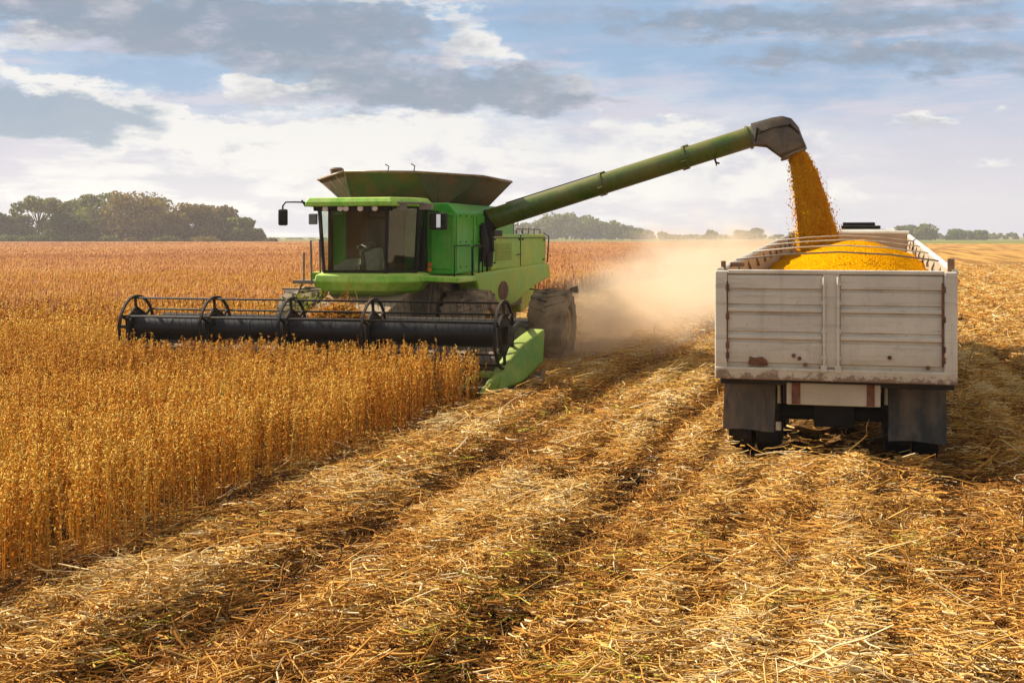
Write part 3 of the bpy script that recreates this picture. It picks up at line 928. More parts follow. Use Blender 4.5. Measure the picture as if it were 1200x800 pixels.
b.tube([(1.0, 8.2, 2.86), (1.0, 8.2, 2.98)], 0.13, 12)
obj('engine_cover', b, M['black_dull'], H, bevel=0.02)
b = MB()
b.tube([(1.45, 7.4, 2.52), (1.45, 7.4, 2.66), (1.45, 9.45, 2.66), (1.45, 9.45, 2.52)], 0.018, 6)
for y_ in (7.9, 8.4, 8.9): b.tube([(1.45, y_, 2.52), (1.45, y_, 2.7)], 0.022, 6)
obj('deck_rail', b, M['steel'], H, smooth=True)
b = MB(); b.tube([(1.1, 9.6, 1.28), (1.5, 9.6, 1.22), (2.25, 9.35, 1.26)], 0.02, 6)
arm = obj('marker_arm', b, M['steel'], H, smooth=True)
b = MB(); b.tube([(2.2, 9.33, 1.26), (2.38, 9.33, 1.28)], [0.05, 0.09], 10)
obj('marker_lamp', b, M['black_dull'], arm, smooth=True)

# hopper extension: eight sided flared funnel with wall thickness
def octo(z, hx0, hx1, y0, y1, cx_, cy_):
    return [(hx0 + cx_, y0, z), (hx1 - cx_, y0, z), (hx1, y0 + cy_, z), (hx1, y1 - cy_, z), (hx1 - cx_, y1, z), (hx0 + cx_, y1, z), (hx0, y1 - cy_, z), (hx0, y0 + cy_, z)]
b = MB()
lo = octo(3.12, -0.95, 1.14, 3.45, 6.5, 0.25, 0.25)
hi = octo(3.72, -1.76, 1.68, 3.15, 7.2, 1.0, 1.0)
hi = [(x, y, z - (0.07 if (abs(x) > 1.6) else 0) + 0.02 * math.sin(x * 3 + y)) for x, y, z in hi]
li = [(x * 0.97, 5 + (y - 5) * 0.97, z + 0.0) for x, y, z in lo]
hii = [(x * 0.975, 5 + (y - 5) * 0.975, z) for x, y, z in hi]
b.add(lo + hi + li + hii, [(i, (i + 1) % 8, 8 + (i + 1) % 8, 8 + i) for i in range(8)] + [(16 + (i + 1) % 8, 16 + i, 24 + i, 24 + (i + 1) % 8) for i in range(8)]
      + [(8 + i, 8 + (i + 1) % 8, 24 + (i + 1) % 8, 24 + i) for i in range(8)] + [((i + 1) % 8, i, 16 + i, 16 + (i + 1) % 8) for i in range(8)])
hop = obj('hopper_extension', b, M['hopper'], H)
b = MB()
for i in range(8):
    p, q = Vector(hi[i]), Vector(hi[(i + 1) % 8])
    b.tube([p, q], 0.028, 6)
obj('hopper_rim', b, M['rim_edge'], hop, smooth=True)
b = MB()
for i in range(8):
    b.tube([Vector(lo[i]) * 1.003, Vector(hi[i]) * 1.003], 0.018, 6)
    for f_ in (0.33, 0.67):
        p = Vector(lo[i]).lerp(Vector(lo[(i + 1) % 8]), f_); q = Vector(hi[i]).lerp(Vector(hi[(i + 1) % 8]), f_)
        b.tube([p * 1.003, q * 1.003], 0.012, 6)
obj_each('hopper_seam', b, M['hopper'], hop, smooth=True)
b = MB()
for (x_, y_) in ((0.1, 3.2), (0.62, 3.2)):
    b.tube([(x_, y_, 3.72), (x_ + 0.02, y_, 3.82), (x_ - 0.05, y_, 3.86)], 0.012, 6)
obj_each('hopper_hook', b, M['steel'], hop)
b = MB(); b.lathe_x([(0, 0.02), (0, 0.10), (0.02, 0.12), (0.2, 0.14), (0.26, 0.1), (0.26, 0.02)], 0, 0, 0, 16)
b.v = [(-1.33 + v[1], 4.1 + v[2], 3.72 + v[0] * 0.55) for v in b.v]
b.tube([(-1.33, 4.1, 3.3), (-1.33, 4.1, 3.75)], 0.03, 8)
obj('air_intake_cap', b, M['rim_edge'], H, smooth='auto')

# cab
b = MB()
foot = [(-0.70, 2.08), (0.50, 2.08), (0.90, 2.52), (0.90, 2.98), (-0.93, 2.98), (-0.88, 2.46)]
def ring(z, k=1.0, dy=0.0):
    return [((x + 0.09) * k - 0.09, 2.98 + (y - 2.98) * k + dy, z) for x, y in foot]
b.prism([(x, y) for x, y in foot], 'z', 1.72, 1.86)           # cab sill
cab = obj('cab', b, M['green'], H, bevel=0.02)
b = MB()
for (i, r_) in ((0, 0.028), (1, 0.034), (2, 0.034), (5, 0.03)):
    x, y = foot[i]; kx = (x + 0.09) * 1.09 - 0.09
    b.tube([(x, y, 1.84), (kx, y - 0.06, 3.02)], r_, 8)
b.tube([(-0.70, 2.07, 1.87), (0.50, 2.07, 1.87), (0.90, 2.51, 1.87)], 0.024, 6)
b.box(0.86, 0.97, 2.78, 2.98, 1.86, 3.02); b.box(-0.98, -0.92, 2.88, 2.98, 1.86, 3.02)
obj('pillar', b, M['black_dull'], cab, smooth='auto')
b = MB()
b.sheet([(-0.70, 2.09, 1.87), (0.50, 2.09, 1.87), (0.555, 2.03, 3.0), (-0.755, 2.03, 3.0)], 0.006)
obj('windshield', b, M['glass'], cab)
b = MB(); b.sheet([(0.51, 2.10, 1.87), (0.895, 2.52, 1.87), (0.975, 2.46, 3.0), (0.56, 2.04, 3.0)], 0.006); b.sheet([(0.90, 2.54, 1.87), (0.90, 2.8, 1.87), (0.97, 2.8, 3.0), (0.97, 2.48, 3.0)], 0.006)
obj_each('side_window', b, M['glass'], cab)
b = MB(); b.sheet([(-0.88, 2.46, 1.87), (-0.71, 2.10, 1.87), (-0.76, 2.04, 3.0), (-0.95, 2.40, 3.0)], 0.006)
obj('side_window', b, M['glass'], cab)
b = MB()
rf = [(-0.98, 1.86), (0.70, 1.86), (1.02, 2.3), (1.06, 2.99), (-1.08, 2.99), (-1.06, 2.3)]
rt = [((x + 0.09) * 0.94 - 0.09, 2.4 + (y - 2.4) * 0.92) for x, y in rf]
k = len(rf)
b.add([(x, y, 3.04) for x, y in rf] + [(x, y, 3.12) for x, y in rf] + [(x, y, 3.2) for x, y in rt],
      [tuple(range(k))[::-1], tuple(range(2 * k, 3 * k))] + [(r_ * k + i, r_ * k + (i + 1) % k, (r_ + 1) * k + (i + 1) % k, (r_ + 1) * k + i) for r_ in (0, 1) for i in range(k)])
roof = obj('cab_roof', b, M['green_lit'], cab, bevel=0.02)
b = MB(); b.box(-0.86, 0.62, 1.95, 2.1, 2.96, 3.05)
obj('light_bar', b, M['black_dull'], roof, bevel=0.01)
for x_ in (-0.62, -0.33, -0.22, 0.06, 0.34):
    b = MB(); nn = 14
    b.add([(x_ + 0.055 * math.cos(2 * math.pi * i / nn) * s_, y_, 3.0 + 0.05 * math.sin(2 * math.pi * i / nn) * s_) for (y_, s_) in ((1.96, 1.0), (1.935, 1.0), (1.925, 0.7)) for i in range(nn)],
          [(r_ * nn + i, r_ * nn + (i + 1) % nn, (r_ + 1) * nn + (i + 1) % nn, (r_ + 1) * nn + i) for r_ in (0, 1) for i in range(nn)] + [tuple(2 * nn + i for i in range(nn))])
    obj('work_light', b, M['lamp'], roof, smooth='auto')
b = MB(); b.tube([(0.7, 1.95, 3.1), (1.2, 2.1, 3.09), (1.32, 2.2, 3.05)], 0.025, 6); b.box(1.12, 1.34, 2.12, 2.26, 2.98, 3.08); b.box(0.74, 0.9, 2.0, 2.1, 2.98, 3.08)
obj('handrail', b, M['steel'], roof)
# green apron below the windshield, with the turned-under lower edge
b = MB()
prof = [(-0.78, 2.06), (0.52, 2.06), (0.96, 2.56), (0.96, 3.0), (-0.95, 3.0), (-0.92, 2.45)]
def off_(k, dy): return [((x + 0.09) * k - 0.09, 3.0 + (y - 3.0) * k + dy) for x, y in prof]
rings = [(1.84, off_(0.97, 0)), (1.80, off_(1.07, 0)), (1.68, off_(1.10, 0)), (1.52, off_(0.96, 0.0)), (1.40, off_(0.72, 0.05))]
vs_ = [(x, y, z) for z, p_ in rings for x, y in p_]
k = 6
b.add(vs_, [tuple(range(k)), tuple(range(4 * k, 5 * k))[::-1]] + [(r_ * k + i, r_ * k + (i + 1) % k, (r_ + 1) * k + (i + 1) % k, (r_ + 1) * k + i) for r_ in range(4) for i in range(k)])
obj('apron', b, M['green_lit'], cab, bevel=0.02)
# interior
b = MB(); b.box(-0.62, 0.52, 2.9, 2.97, 1.86, 3.0)
obj('rear_lining', b, M['cabin'], cab)
b = MB(); b.box(-0.2, 0.3, 2.5, 2.86, 2.12, 2.26); b.box(-0.18, 0.28, 2.76, 2.88, 2.22, 2.85); b.box(-0.1, 0.2, 2.78, 2.86, 2.86, 2.99)
obj('seat', b, M['seat'], cab, bevel=0.05)
b = MB(); b.tube([(0.02, 2.22, 1.86), (0.02, 2.34, 2.28)], 0.06, 8); b.lathe_x([(0, 0.17), (0.015, 0.185), (0.03, 0.17), (0.015, 0.155)], 0, 0, 0, 20)
nv = 20 * 4
b.v[-nv:] = [(0.02 + v[1], 2.36 + v[2] * 0.8 + 0, 2.30 + v[0] + v[2] * 0.45) for v in b.v[-nv:]]
for a in (0.5, 2.6, 4.7):
    b.tube([(0.02, 2.35, 2.30), (0.02 + 0.165 * math.cos(a), 2.36 + 0.132 * math.sin(a), 2.31 + 0.074 * math.sin(a))], 0.012, 6)
obj('steering_wheel', b, M['plastic'], cab, smooth='auto')
b = MB(); b.hexa([(0.05, 2.2, 1.86), (0.34, 2.2, 1.86), (0.34, 2.5, 1.86), (0.05, 2.5, 1.86), (0.0, 2.25, 2.25), (0.3, 2.25, 2.3), (0.3, 2.45, 2.3), (0.0, 2.45, 2.25)]); b.box(-0.55, -0.1, 2.15, 2.32, 1.86, 1.98); b.hexa([(-0.5, 2.2, 1.98), (-0.1, 2.2, 1.98), (-0.1, 2.4, 1.98), (-0.5, 2.4, 1.98), (-0.35, 2.3, 2.08), (-0.1, 2.3, 2.1), (-0.1, 2.4, 2.1), (-0.35, 2.4, 2.08)]); b.box(0.38, 0.46, 2.15, 2.25, 1.9, 2.05)
obj('console', b, M['console'], cab, bevel=0.03)
b = MB(); b.box(-0.07, 0.14, 2.82, 2.86, 2.5, 2.7)
obj('rear_window_panel', b, M['plastic'], cab)
# mirrors
b = MB(); b.tube([(-1.1, 2.15, 3.12), (-1.3, 2.15, 3.13), (-1.5, 2.15, 3.13), (-1.56, 2.15, 3.06), (-1.56, 2.15, 2.98)], 0.016, 6); b.tube([(-1.12, 2.2, 3.05), (-1.18, 2.15, 3.16)], 0.02, 6)
ma = obj('mirror_arm', b, M['black_dull'], H, smooth=True)
b = MB(); b.box(-1.65, -1.47, 2.12, 2.2, 2.70, 3.0)
mh = obj('mirror_housing', b, M['black_dull'], ma, bevel=0.03)
b = MB(); b.box(-1.0 - 0.12, -1.0 + 0.05, 2.3, 2.36, 2.72, 2.92)
obj('mirror_housing', b, M['plastic'], ma, bevel=0.02)
b = MB(); b.tube([(0.98, 2.7, 2.96), (1.3, 2.62, 2.95), (1.33, 2.62, 2.9)], 0.016, 6)
ma = obj('mirror_arm', b, M['black_dull'], H, smooth=True)
b = MB(); b.box(1.14, 1.46, 2.56, 2.7, 2.62, 2.93)
obj('mirror_housing', b, M['black_dull'], ma, bevel=0.03)
b = MB(); b.box(1.29, 1.37, 2.552, 2.562, 2.66, 2.9)
obj('mirror_glass', b, M['mirror'], ma)
# platform and ladder rails on the near side, ladder on the far side
b = MB()
b.prism([(0.62, 1.70), (1.75, 1.66), (1.75, 1.76), (0.62, 1.80)], 'y', 2.45, 3.55)
pf = obj('platform', b, M['green_lit'], H, bevel=0.02)
b = MB()
b.tube([(1.66, 3.55, 1.75), (1.66, 3.55, 2.3), (1.64, 3.9, 2.33), (1.64, 4.55, 2.30), (1.66, 4.55, 1.3)], 0.02, 6)
b.tube([(1.66, 3.95, 1.75), (1.68, 3.95, 2.28), (1.66, 4.2, 2.28), (1.66, 4.2, 1.8)], 0.016, 6)
b.tube([(1.62, 2.6, 1.76), (1.62, 2.6, 2.33), (1.62, 3.5, 2.33)], 0.012, 6)
obj('guard_rail', b, M['black_dull'], pf, smooth=True)
b = MB()
b.tube([(-1.14, 2.5, 1.6), (-1.16, 2.5, 2.42), (-0.98, 2.5, 2.44), (-0.96, 2.5, 1.6)], 0.02, 6)
b.tube([(-1.6, 2.5, 1.0), (-1.3, 2.5, 1.7), (-1.3, 2.5, 2.2)], 0.02, 6)
for z_ in (0.9, 1.2, 1.5): b.box(-1.75, -1.25, 2.5, 2.7, z_, z_ + 0.03)
b.box(-1.5, -1.05, 2.45, 3.0, 1.62, 1.68)
obj('ladder', b, M['steel'], H, smooth='auto')
b = MB()
for (x0, x1, y0, y1, z0, z1) in ((1.0, 1.07, 2.92, 2.96, 1.95, 2.02), (0.99, 1.06, 2.92, 2.96, 1.85, 1.93)): b.box(x0, x1, y0, y1, z0, z1)
obj_each('marker_light', b, M['amber'], H, bevel=0.008)

# wheels
for (x0, x1) in ((1.25, 2.05), (-2.05, -1.25)):
    wheel(H, x0, x1, 3.45, 0.78, 0.36, M['rubber'], M['yellow'], lugs=20)
for (x0, x1) in ((2.2, 2.95), (-2.95, -2.2)):
    wheel(H, x0, x1, 6.1, 0.73, 0.32, M['rubber'], M['yellow'], lugs=18)

# feeder house
b = MB()
b.hexa([(-0.75, 0.9, 0.35), (0.75, 0.9, 0.35), (0.75, 3.0, 0.95), (-0.75, 3.0, 0.95), (-0.75, 0.9, 1.0), (0.75, 0.9, 1.0), (0.75, 2.8, 1.55), (-0.75, 2.8, 1.55)])
fh = obj('feeder_house', b, M['dust_metal'], H, bevel=0.03)
b = MB()
for x_ in (-0.85, 0.85): b.tube([(x_, 1.1, 0.6), (x_, 2.6, 0.75)], 0.05, 8)
obj_each('lift_ram', b, M['steel'], fh, smooth=True)

# header: trough, back sheet, cutter bar, cross auger
HX0, HX1 = -3.42, 3.4
b = MB()
prof = [(-0.15, 0.10), (0.2, 0.08), (0.55, 0.06), (0.95, 0.14), (1.1, 0.4), (1.1, 0.98), (1.16, 1.0), (1.16, 0.02), (0.1, 0.0), (-0.15, 0.07)]
b.prism(prof, 'x', HX0, HX1)
hd = obj('header', b, M['dust_metal'], H, bevel=0.012)
b = MB(); b.tube([(HX0, 1.13, 1.06), (HX1, 1.13, 1.06)], 0.07, 10)
obj('header_beam', b, M['black_dull'], hd, smooth='auto')
b = MB(); b.box(HX0 + 0.02, HX1 - 0.02, -0.24, -0.14, 0.075, 0.10)
for i in range(88):
    x_ = HX0 + 0.06 + i * (HX1 - HX0 - 0.12) / 87
    b.add([(x_ - 0.018, -0.2, 0.06), (x_ + 0.018, -0.2, 0.06), (x_ + 0.018, -0.2, 0.12), (x_ - 0.018, -0.2, 0.12), (x_, -0.34, 0.085)], [(0, 1, 2, 3), (0, 4, 1), (1, 4, 2), (2, 4, 3), (3, 4, 0)])
obj('cutter_bar', b, M['steel'], hd)
b = MB(); b.tube([(HX0 + 0.05, 0.75, 0.45), (HX1 - 0.05, 0.75, 0.45)], 0.16, 14)
def flight(x0, x1, hand):
    n_ = 90; vs_ = []
    for i in range(n_ + 1):
        f_ = i / n_; a = hand * f_ * 2 * math.pi * abs(x1 - x0) / 0.55
        for r_ in (0.155, 0.31):
            for e_ in (-0.006, 0.006):
                vs_.append((x0 + (x1 - x0) * f_ + e_, 0.75 + r_ * math.cos(a), 0.45 + r_ * math.sin(a)))
    fs_ = []
    for i in range(n_):
        p = i * 4; q = p + 4
        fs_ += [(p, p + 2, q + 2, q), (p + 1, q + 1, q + 3, p + 3), (p + 2, p + 3, q + 3, q + 2)]
    b.add(vs_, fs_)
flight(HX0 + 0.1, -0.6, 1); flight(HX1 - 0.1, 0.6, 1)
obj('cross_auger', b, M['steel'], hd, smooth='auto')
# end dividers: long green snouts
def divider(mir):
    def q(x, y, z): return (x if not mir else -0.04 - x, y, z)
    P = {'tip': q(3.1, -0.9, 0.06), 'r1': q(3.2, 0.05, 0.44), 'r2': q(3.3, 0.55, 0.80), 'r3': q(3.42, 1.15, 0.98), 'tr': q(3.74, 0.95, 0.99), 'br': q(3.72, 0.92, 0.45),
         'b1': q(3.58, 0.2, 0.20), 'b2': q(3.27, -0.35, 0.05), 's1': q(3.30, -0.1, 0.40), 's2': q(3.50, 0.45, 0.76), 'in0': q(3.08, -0.6, 0.04), 'in1': q(3.16, 0.5, 0.04), 'in2': q(3.26, 1.15, 0.04), 'i1': q(3.12, 0.05, 0.40), 'i2': q(3.2, 0.6, 0.72)}
    ks = list(P); ix = {k_: i for i, k_ in enumerate(ks)}
    F_ = [('tip', 'r1', 's1'), ('r1', 'r2', 's2', 's1'), ('r2', 'r3', 'tr', 's2'), ('tip', 's1', 'b2'), ('s1', 's2', 'b1', 'b2'), ('s2', 'tr', 'br', 'b1'),
          ('tip', 'in0', 'i1', 'r1'), ('i1', 'i2', 'r2', 'r1'), ('i2', 'r3', 'r2'), ('in0', 'in1', 'i2', 'i1'), ('in1', 'in2', 'r3', 'i2'), ('tip', 'b2', 'in0'), ('b2', 'b1', 'in1', 'in0'), ('b1', 'br', 'in2', 'in1'), ('r3', 'in2', 'br', 'tr')]
    bb = MB(); bb.add([P[k_] for k_ in ks], [tuple(ix[k_] for k_ in f_) for f_ in F_])
    return bb
M['green_snout'] = dusty_paint('snout_green', (0.05, 0.20, 0.009), dust=(0.36, 0.36, 0.07), amount=0.3, scale=2.6, rough=0.38)
dv = obj('crop_divider', divider(False), M['green_snout'], hd, smooth='auto', bevel=0.045)
dv.modifiers['bevel'].segments = 4; dv.modifiers['bevel'].angle_limit = R(12); dv.data.shade_smooth()
b = MB(); b.tube([(3.0, -0.45, 0.30), (2.86, -0.55, 0.26), (2.80, -0.75, 0.05)], 0.022, 8); b.tube([(3.1, -0.2, 0.32), (2.9, -0.3, 0.34), (2.84, -0.55, 0.2)], 0.02, 8); b.box(2.9, 3.16, -0.3, 0.1, 0.30, 0.36)
obj('crop_lifter', b, M['green_snout'], dv, smooth='auto')
b = MB(); b.prism([(3.42, 0.18), (3.74, 0.34), (3.70, 0.12), (3.5, 0.02)], 'y', 0.75, 1.0)
obj('divider_shoe', b, M['steel'], dv)
dv = obj('crop_divider', divider(True), M['black_dull'], hd, bevel=0.012)
b = MB(); b.tube([(-3.3, -0.3, 0.5), (-3.5, -0.9, 0.30), (-3.65, -1.25, 0.2)], [0.03, 0.025, 0.012], 8)
obj('crop_lifter', b, M['steel'], dv, smooth=True)

# reel
RZ = 0.95; RR = 0.50
b = MB(); b.tube([(-3.25, 0, RZ), (3.28, 0, RZ)], 0.21, 24)
for x_ in (-2.5, -1.05, 0.4, 2.2): b.tube([(x_ - 0.015, 0, RZ), (x_ + 0.015, 0, RZ)], 0.216, 24)
reel = obj('reel', b, M['black'], H, smooth='auto')
for wi, x_ in enumerate((-3.26, -1.76, -0.35, 1.1, 3.3)):
    b = MB()
    b.lathe_x([(-0.02, RR + 0.015), (-0.02, RR + 0.05), (0.02, RR + 0.05), (0.02, RR + 0.015)], x_, 0, RZ, 40)
    for k in range(6):
        a = R(95 + 60 * k)
        b.tube([(x_, 0.2 * math.cos(a), RZ + 0.2 * math.sin(a)), (x_, (RR + 0.03) * math.cos(a), RZ + (RR + 0.03) * math.sin(a))], 0.026, 6)
        a2 = a + R(60); r2 = 0.34
        b.tube([(x_, r2 * math.cos(a), RZ + r2 * math.sin(a)), (x_, r2 * math.cos(a2), RZ + r2 * math.sin(a2))], 0.03, 6)
    b.lathe_x([(-0.025, 0.02), (-0.025, 0.27), (0.025, 0.27), (0.025, 0.02)], x_, 0, RZ, 24)
    obj('reel_wheel', b, M['black_dull'], reel, smooth='auto')
for k in range(6):
    a = R(95 + 60 * k); y_, z_ = RR * math.cos(a), RZ + RR * math.sin(a)
    b = MB(); b.tube([(-3.3, y_, z_), (3.34, y_, z_)], 0.017, 8)
    for i in range(58):
        x_ = -3.2 + i * 6.4 / 57
        b.tube([(x_, y_, z_), (x_ + 0.004, y_ + 0.02, z_ - 0.08), (x_, y_ + 0.05, z_ - 0.13)], 0.005, 4)
    obj('reel_bat', b, M['black_dull'], reel, smooth=True)
b = MB()
for x_ in (-3.36, 3.38):
    b = MB(); b.tube([(x_, 1.1, 1.0), (x_, 0.55, 1.08), (x_, 0.0, RZ)], 0.045, 8)
    b.box(x_ - 0.03, x_ + 0.03, -0.14, 0.14, RZ - 0.14, RZ + 0.14)
    if x_ < 0:
        b.tube([(x_, 0.0, RZ), (x_, -0.02, 0.15)], 0.028, 6)
        b.box(-3.44, -3.37, -0.1, 0.9, 0.1, 0.75)
        b.tube([(-3.36, 0, RZ), (-3.62, -0.02, RZ)], 0.03, 8)
    obj('reel_arm', b, M['black_dull'], H, smooth='auto')

# unloading auger, swung out to the side
b = MB()
q0, q1 = Vector((1.30, 5.0, 2.75)), Vector((6.86, 5.0, 4.42))
b.tube([q0, q0.lerp(q1, 0.4), q0.lerp(q1, 0.7), q1], [0.215, 0.205, 0.2, 0.2], 28)
ua = obj('unloading_auger', b, M['green_auger'], H, smooth='auto')
for f_ in (0.46, 0.75, 0.965):
    p = q0.lerp(q1, f_); d_ = (q1 - q0).normalized()
    b = MB(); b.tube([p - d_ * 0.025, p + d_ * 0.025], 0.228, 28)
    if f_ < 0.9:
        for an in (0.3, 1.9, 3.5, 5.1): b.tube([p + Vector((0, math.cos(an), math.sin(an))) * 0.23 - d_ * 0.06, p + Vector((0, math.cos(an), math.sin(an))) * 0.23 + d_ * 0.06], 0.018, 6)
    obj('flange', b, M['green_auger'], ua, smooth='auto')
b = MB()
nrm = Vector((-(q1 - q0).normalized().z, 0, (q1 - q0).normalized().x))
b.tube([q0.lerp(q1, 0.12) + nrm * 0.222, q0.lerp(q1, 0.46) + nrm * 0.22], 0.012, 6)
b.tube([q0.lerp(q1, 0.84) - nrm * 0.2, q0.lerp(q1, 0.84) - nrm * 0.27, q0.lerp(q1, 0.85) - nrm * 0.3], 0.02, 6)
b.lathe_x([(-0.008, 0.028), (-0.008, 0.045), (0.008, 0.045), (0.008, 0.028)], q0.lerp(q1, 0.855).x, 5.0, q0.lerp(q1, 0.855).z - 0.30, 12)
obj_each('hose', b, M['black_dull'], ua, smooth='auto')
b = MB()                                                      # pivot elbow with its linkage
b.tube([(1.42, 5.0, 1.9), (1.42, 5.0, 2.35), (1.40, 5.0, 2.7), (1.62, 5.0, 2.86)], [0.2, 0.23, 0.26, 0.23], 18)
b.box(1.15, 1.75, 4.72, 5.28, 2.5, 2.62)
b.tube([(1.52, 4.6, 2.75), (1.6, 4.55, 2.35), (1.55, 4.5, 2.0)], [0.08, 0.09, 0.04], 8)
b.tube([(1.66, 4.75, 2.62), (1.72, 4.7, 2.2)], 0.04, 8)
obj('pivot_elbow', b, M['black_dull'], ua, smooth='auto', bevel=0.01)
# hood at the end: folded sheet-metal spout
hood = [(6.70, 4.615), (7.10, 4.72), (7.30, 4.745), (7.45, 4.70), (7.58, 4.54), (7.71, 4.16), (7.27, 3.95), (6.98, 4.17), (6.74, 4.20)]
b = MB(); k = len(hood); vs_ = []
for (y_, s_) in ((4.76, 0.80), (4.80, 0.97), (5.0, 1.0), (5.20, 0.97), (5.24, 0.80)):
    for (x_, z_) in hood:
        vs_.append((7.15 + (x_ - 7.15) * (s_ if x_ < 7.6 else 1), y_, 4.33 + (z_ - 4.33) * s_))
b.add(vs_, [tuple(range(k)), tuple(range(4 * k, 5 * k))[::-1]] + [(r_ * k + i, r_ * k + (i + 1) % k, (r_ + 1) * k + (i + 1) % k, (r_ + 1) * k + i) for r_ in range(4) for i in range(k)])
M['spout'] = dusty_paint('spout_sheet', (0.06, 0.05, 0.035), dust=(0.2, 0.15, 0.09), amount=0.35, rough=0.5, scale=3)
sp = obj('spout', b, M['spout'], ua, smooth='auto')
b = MB(); p0, p1 = Vector((7.71, 5.0, 4.14)), Vector((7.27, 5.0, 3.93))
ring_ = [p0.lerp(p1, 0.5) + (p0 - p1) * 0.5 * math.cos(2 * math.pi * i / 24) + Vector((0, 0.235 * math.sin(2 * math.pi * i / 24), 0)) for i in range(24)]
b.tube(ring_ + [ring_[0]], 0.024, 6, cap=False)
obj('spout_rim', b, M['steel'], sp, smooth=True)
b = MB(); b.tube([(6.86, 4.74, 4.42), (7.12, 4.73, 4.52), (7.40, 4.74, 4.56), (7.56, 4.77, 4.44)], 0.016, 6); b.tube([(6.8, 4.77, 4.26), (6.84, 4.75, 4.52)], 0.022, 6); b.tube([(7.42, 4.74, 4.58), (7.6, 4.76, 4.4)], 0.02, 6)
obj_each('spout_hinge', b, M['black_dull'], sp)

# the cut crop gathered on the header floor
def heap_of_straw(name, label, cx_, cy_, cz_, rx, ry, rz, n_, seed):
    g = np.random.default_rng(seed)
    u = g.normal(size=(n_, 3)); u /= np.linalg.norm(u, axis=1)[:, None]; u *= g.random((n_, 1)) ** 0.4
    x = cx_ + u[:, 0] * rx; y = cy_ + u[:, 1] * ry; z = cz_ + np.abs(u[:, 2]) * rz * (1 - 0.6 * np.abs(u[:, 0]) ** 2)
    wx = CX + x * CT + y * ST; wy = CY - x * ST + y * CT
    v_, f_, t_ = straw_tubes(wx, wy, z, g.uniform(0, 6.28, n_), g.uniform(0.08, 0.3, n_), g.uniform(0.005, 0.012, n_), g.normal(0, 0.3, n_), g.normal(0, 0.5, n_), np.clip(g.normal(0.62, 0.15, n_), 0, 0.9))
    o = big_mesh(name, v_, f_, M['crop'], {'tint': t_})
    tag(o, label, 'crop', kind='stuff')
heap_of_straw('cut_crop', 'orange cut soybean stalks piled in the header behind the reel', 0.12, 0.85, 0.55, 0.95, 0.33, 0.80, 8000, 5)

# ------------------------------------------------------------------ grain truck
TT = R(15.3)
TX, TY = 3.40, 13.5
K_ = empty('grain_truck', (TX, TY, 0), -TT)
tag(K_, 'old white grain truck seen from behind, its open box heaped with yellow soybeans', 'truck')
HW = 1.23; BL = 13.6; ZB = 0.98; ZR = 2.13; ZF = 2.5
def ztop(y): return ZR + (ZF - ZR) * y / BL
# tailgate: pressed boards in two leaves
b = MB()
b.box(-1.12, 1.10, 0.03, 0.075, ZB + 0.12, ZR - 0.03)
tg = obj('tailgate', b, M['white'], K_)
b = MB()
zs = [ZB + 0.13, 1.40, 1.46, 1.69, 1.755, 1.93, 1.95, ZR - 0.03]
for (x0, x1) in ((-1.115, -0.125), (0.06, 1.085)):
    for (z0, z1, pr) in ((ZB + 0.16, 1.375, 0.0), (1.395, 1.455, 0.018), (1.475, 1.665, 0.0), (1.685, 1.745, 0.018), (1.765, 1.915, 0.0), (1.932, ZR - 0.035, 0.012)):
        y0 = 0.012 - pr
        b.hexa([(x0, y0, z0 + 0.012), (x1, y0, z0 + 0.012), (x1, 0.032, z0), (x0, 0.032, z0), (x0, y0, z1 - 0.012), (x1, y0, z1 - 0.012), (x1, 0.032, z1), (x0, 0.032, z1)])
obj('board', b, M['white'], tg, bevel=0.004)
b = MB(); b.box(-0.118, 0.052, 0.0, 0.035, ZB + 0.13, ZR - 0.03)
obj('centre_post', b, M['white_post'], tg, bevel=0.008)
for x_ in (-0.105, 0.04):
    b = MB(); b.tube([(x_, -0.028, ZB + 0.02), (x_, -0.028, ZR - 0.06)], 0.016, 8)
    for z_ in (1.1, 1.22, 1.5, 1.8, 2.0): b.box(x_ - 0.028, x_ + 0.028, -0.034, 0.003, z_ - 0.018, z_ + 0.018)
    b.box(x_ - 0.035, x_ + 0.03, -0.05, 0.0, ZB + 0.08, ZB + 0.16)
    obj('locking_bar', b, M['white_post'], tg, bevel=0.004)
b = MB()
for z_ in (1.22, 1.33, 1.64, 1.95):
    b.box(-1.145, -1.1, -0.02, 0.02, z_ - 0.035, z_ + 0.035); b.box(1.09, 1.125, -0.02, 0.02, z_ - 0.035, z_ + 0.035)
b.tube([(1.085, -0.012, 1.15), (1.085, -0.012, 2.02)], 0.012, 6); b.tube([(-1.12, -0.012, 1.15), (-1.12, -0.012, 2.02)], 0.01, 6)
obj_each('hinge', b, M['rust'], tg, bevel=0.006)
b = MB(); b.prism([(-0.90, ZB + 0.15), (-0.80, ZB + 0.13), (-0.69, ZB + 0.14), (-0.70, ZB + 0.20), (-0.75, ZB + 0.235), (-0.83, ZB + 0.22), (-0.88, ZB + 0.235)], 'y', -0.004, 0.006); b.box(-0.1, 0.02, -0.03, 0.0, ZB + 0.02, ZB + 0.1)
for (x_, z_) in ((-0.42, 1.235), (-0.36, 1.205), (0.56, 1.235), (0.94, 1.14), (-0.3, 1.14)): b.tube([(x_, -0.012, z_), (x_, 0.02, z_)], 0.022, 8)
obj_each('rusty_catch', b, M['rust'], tg)
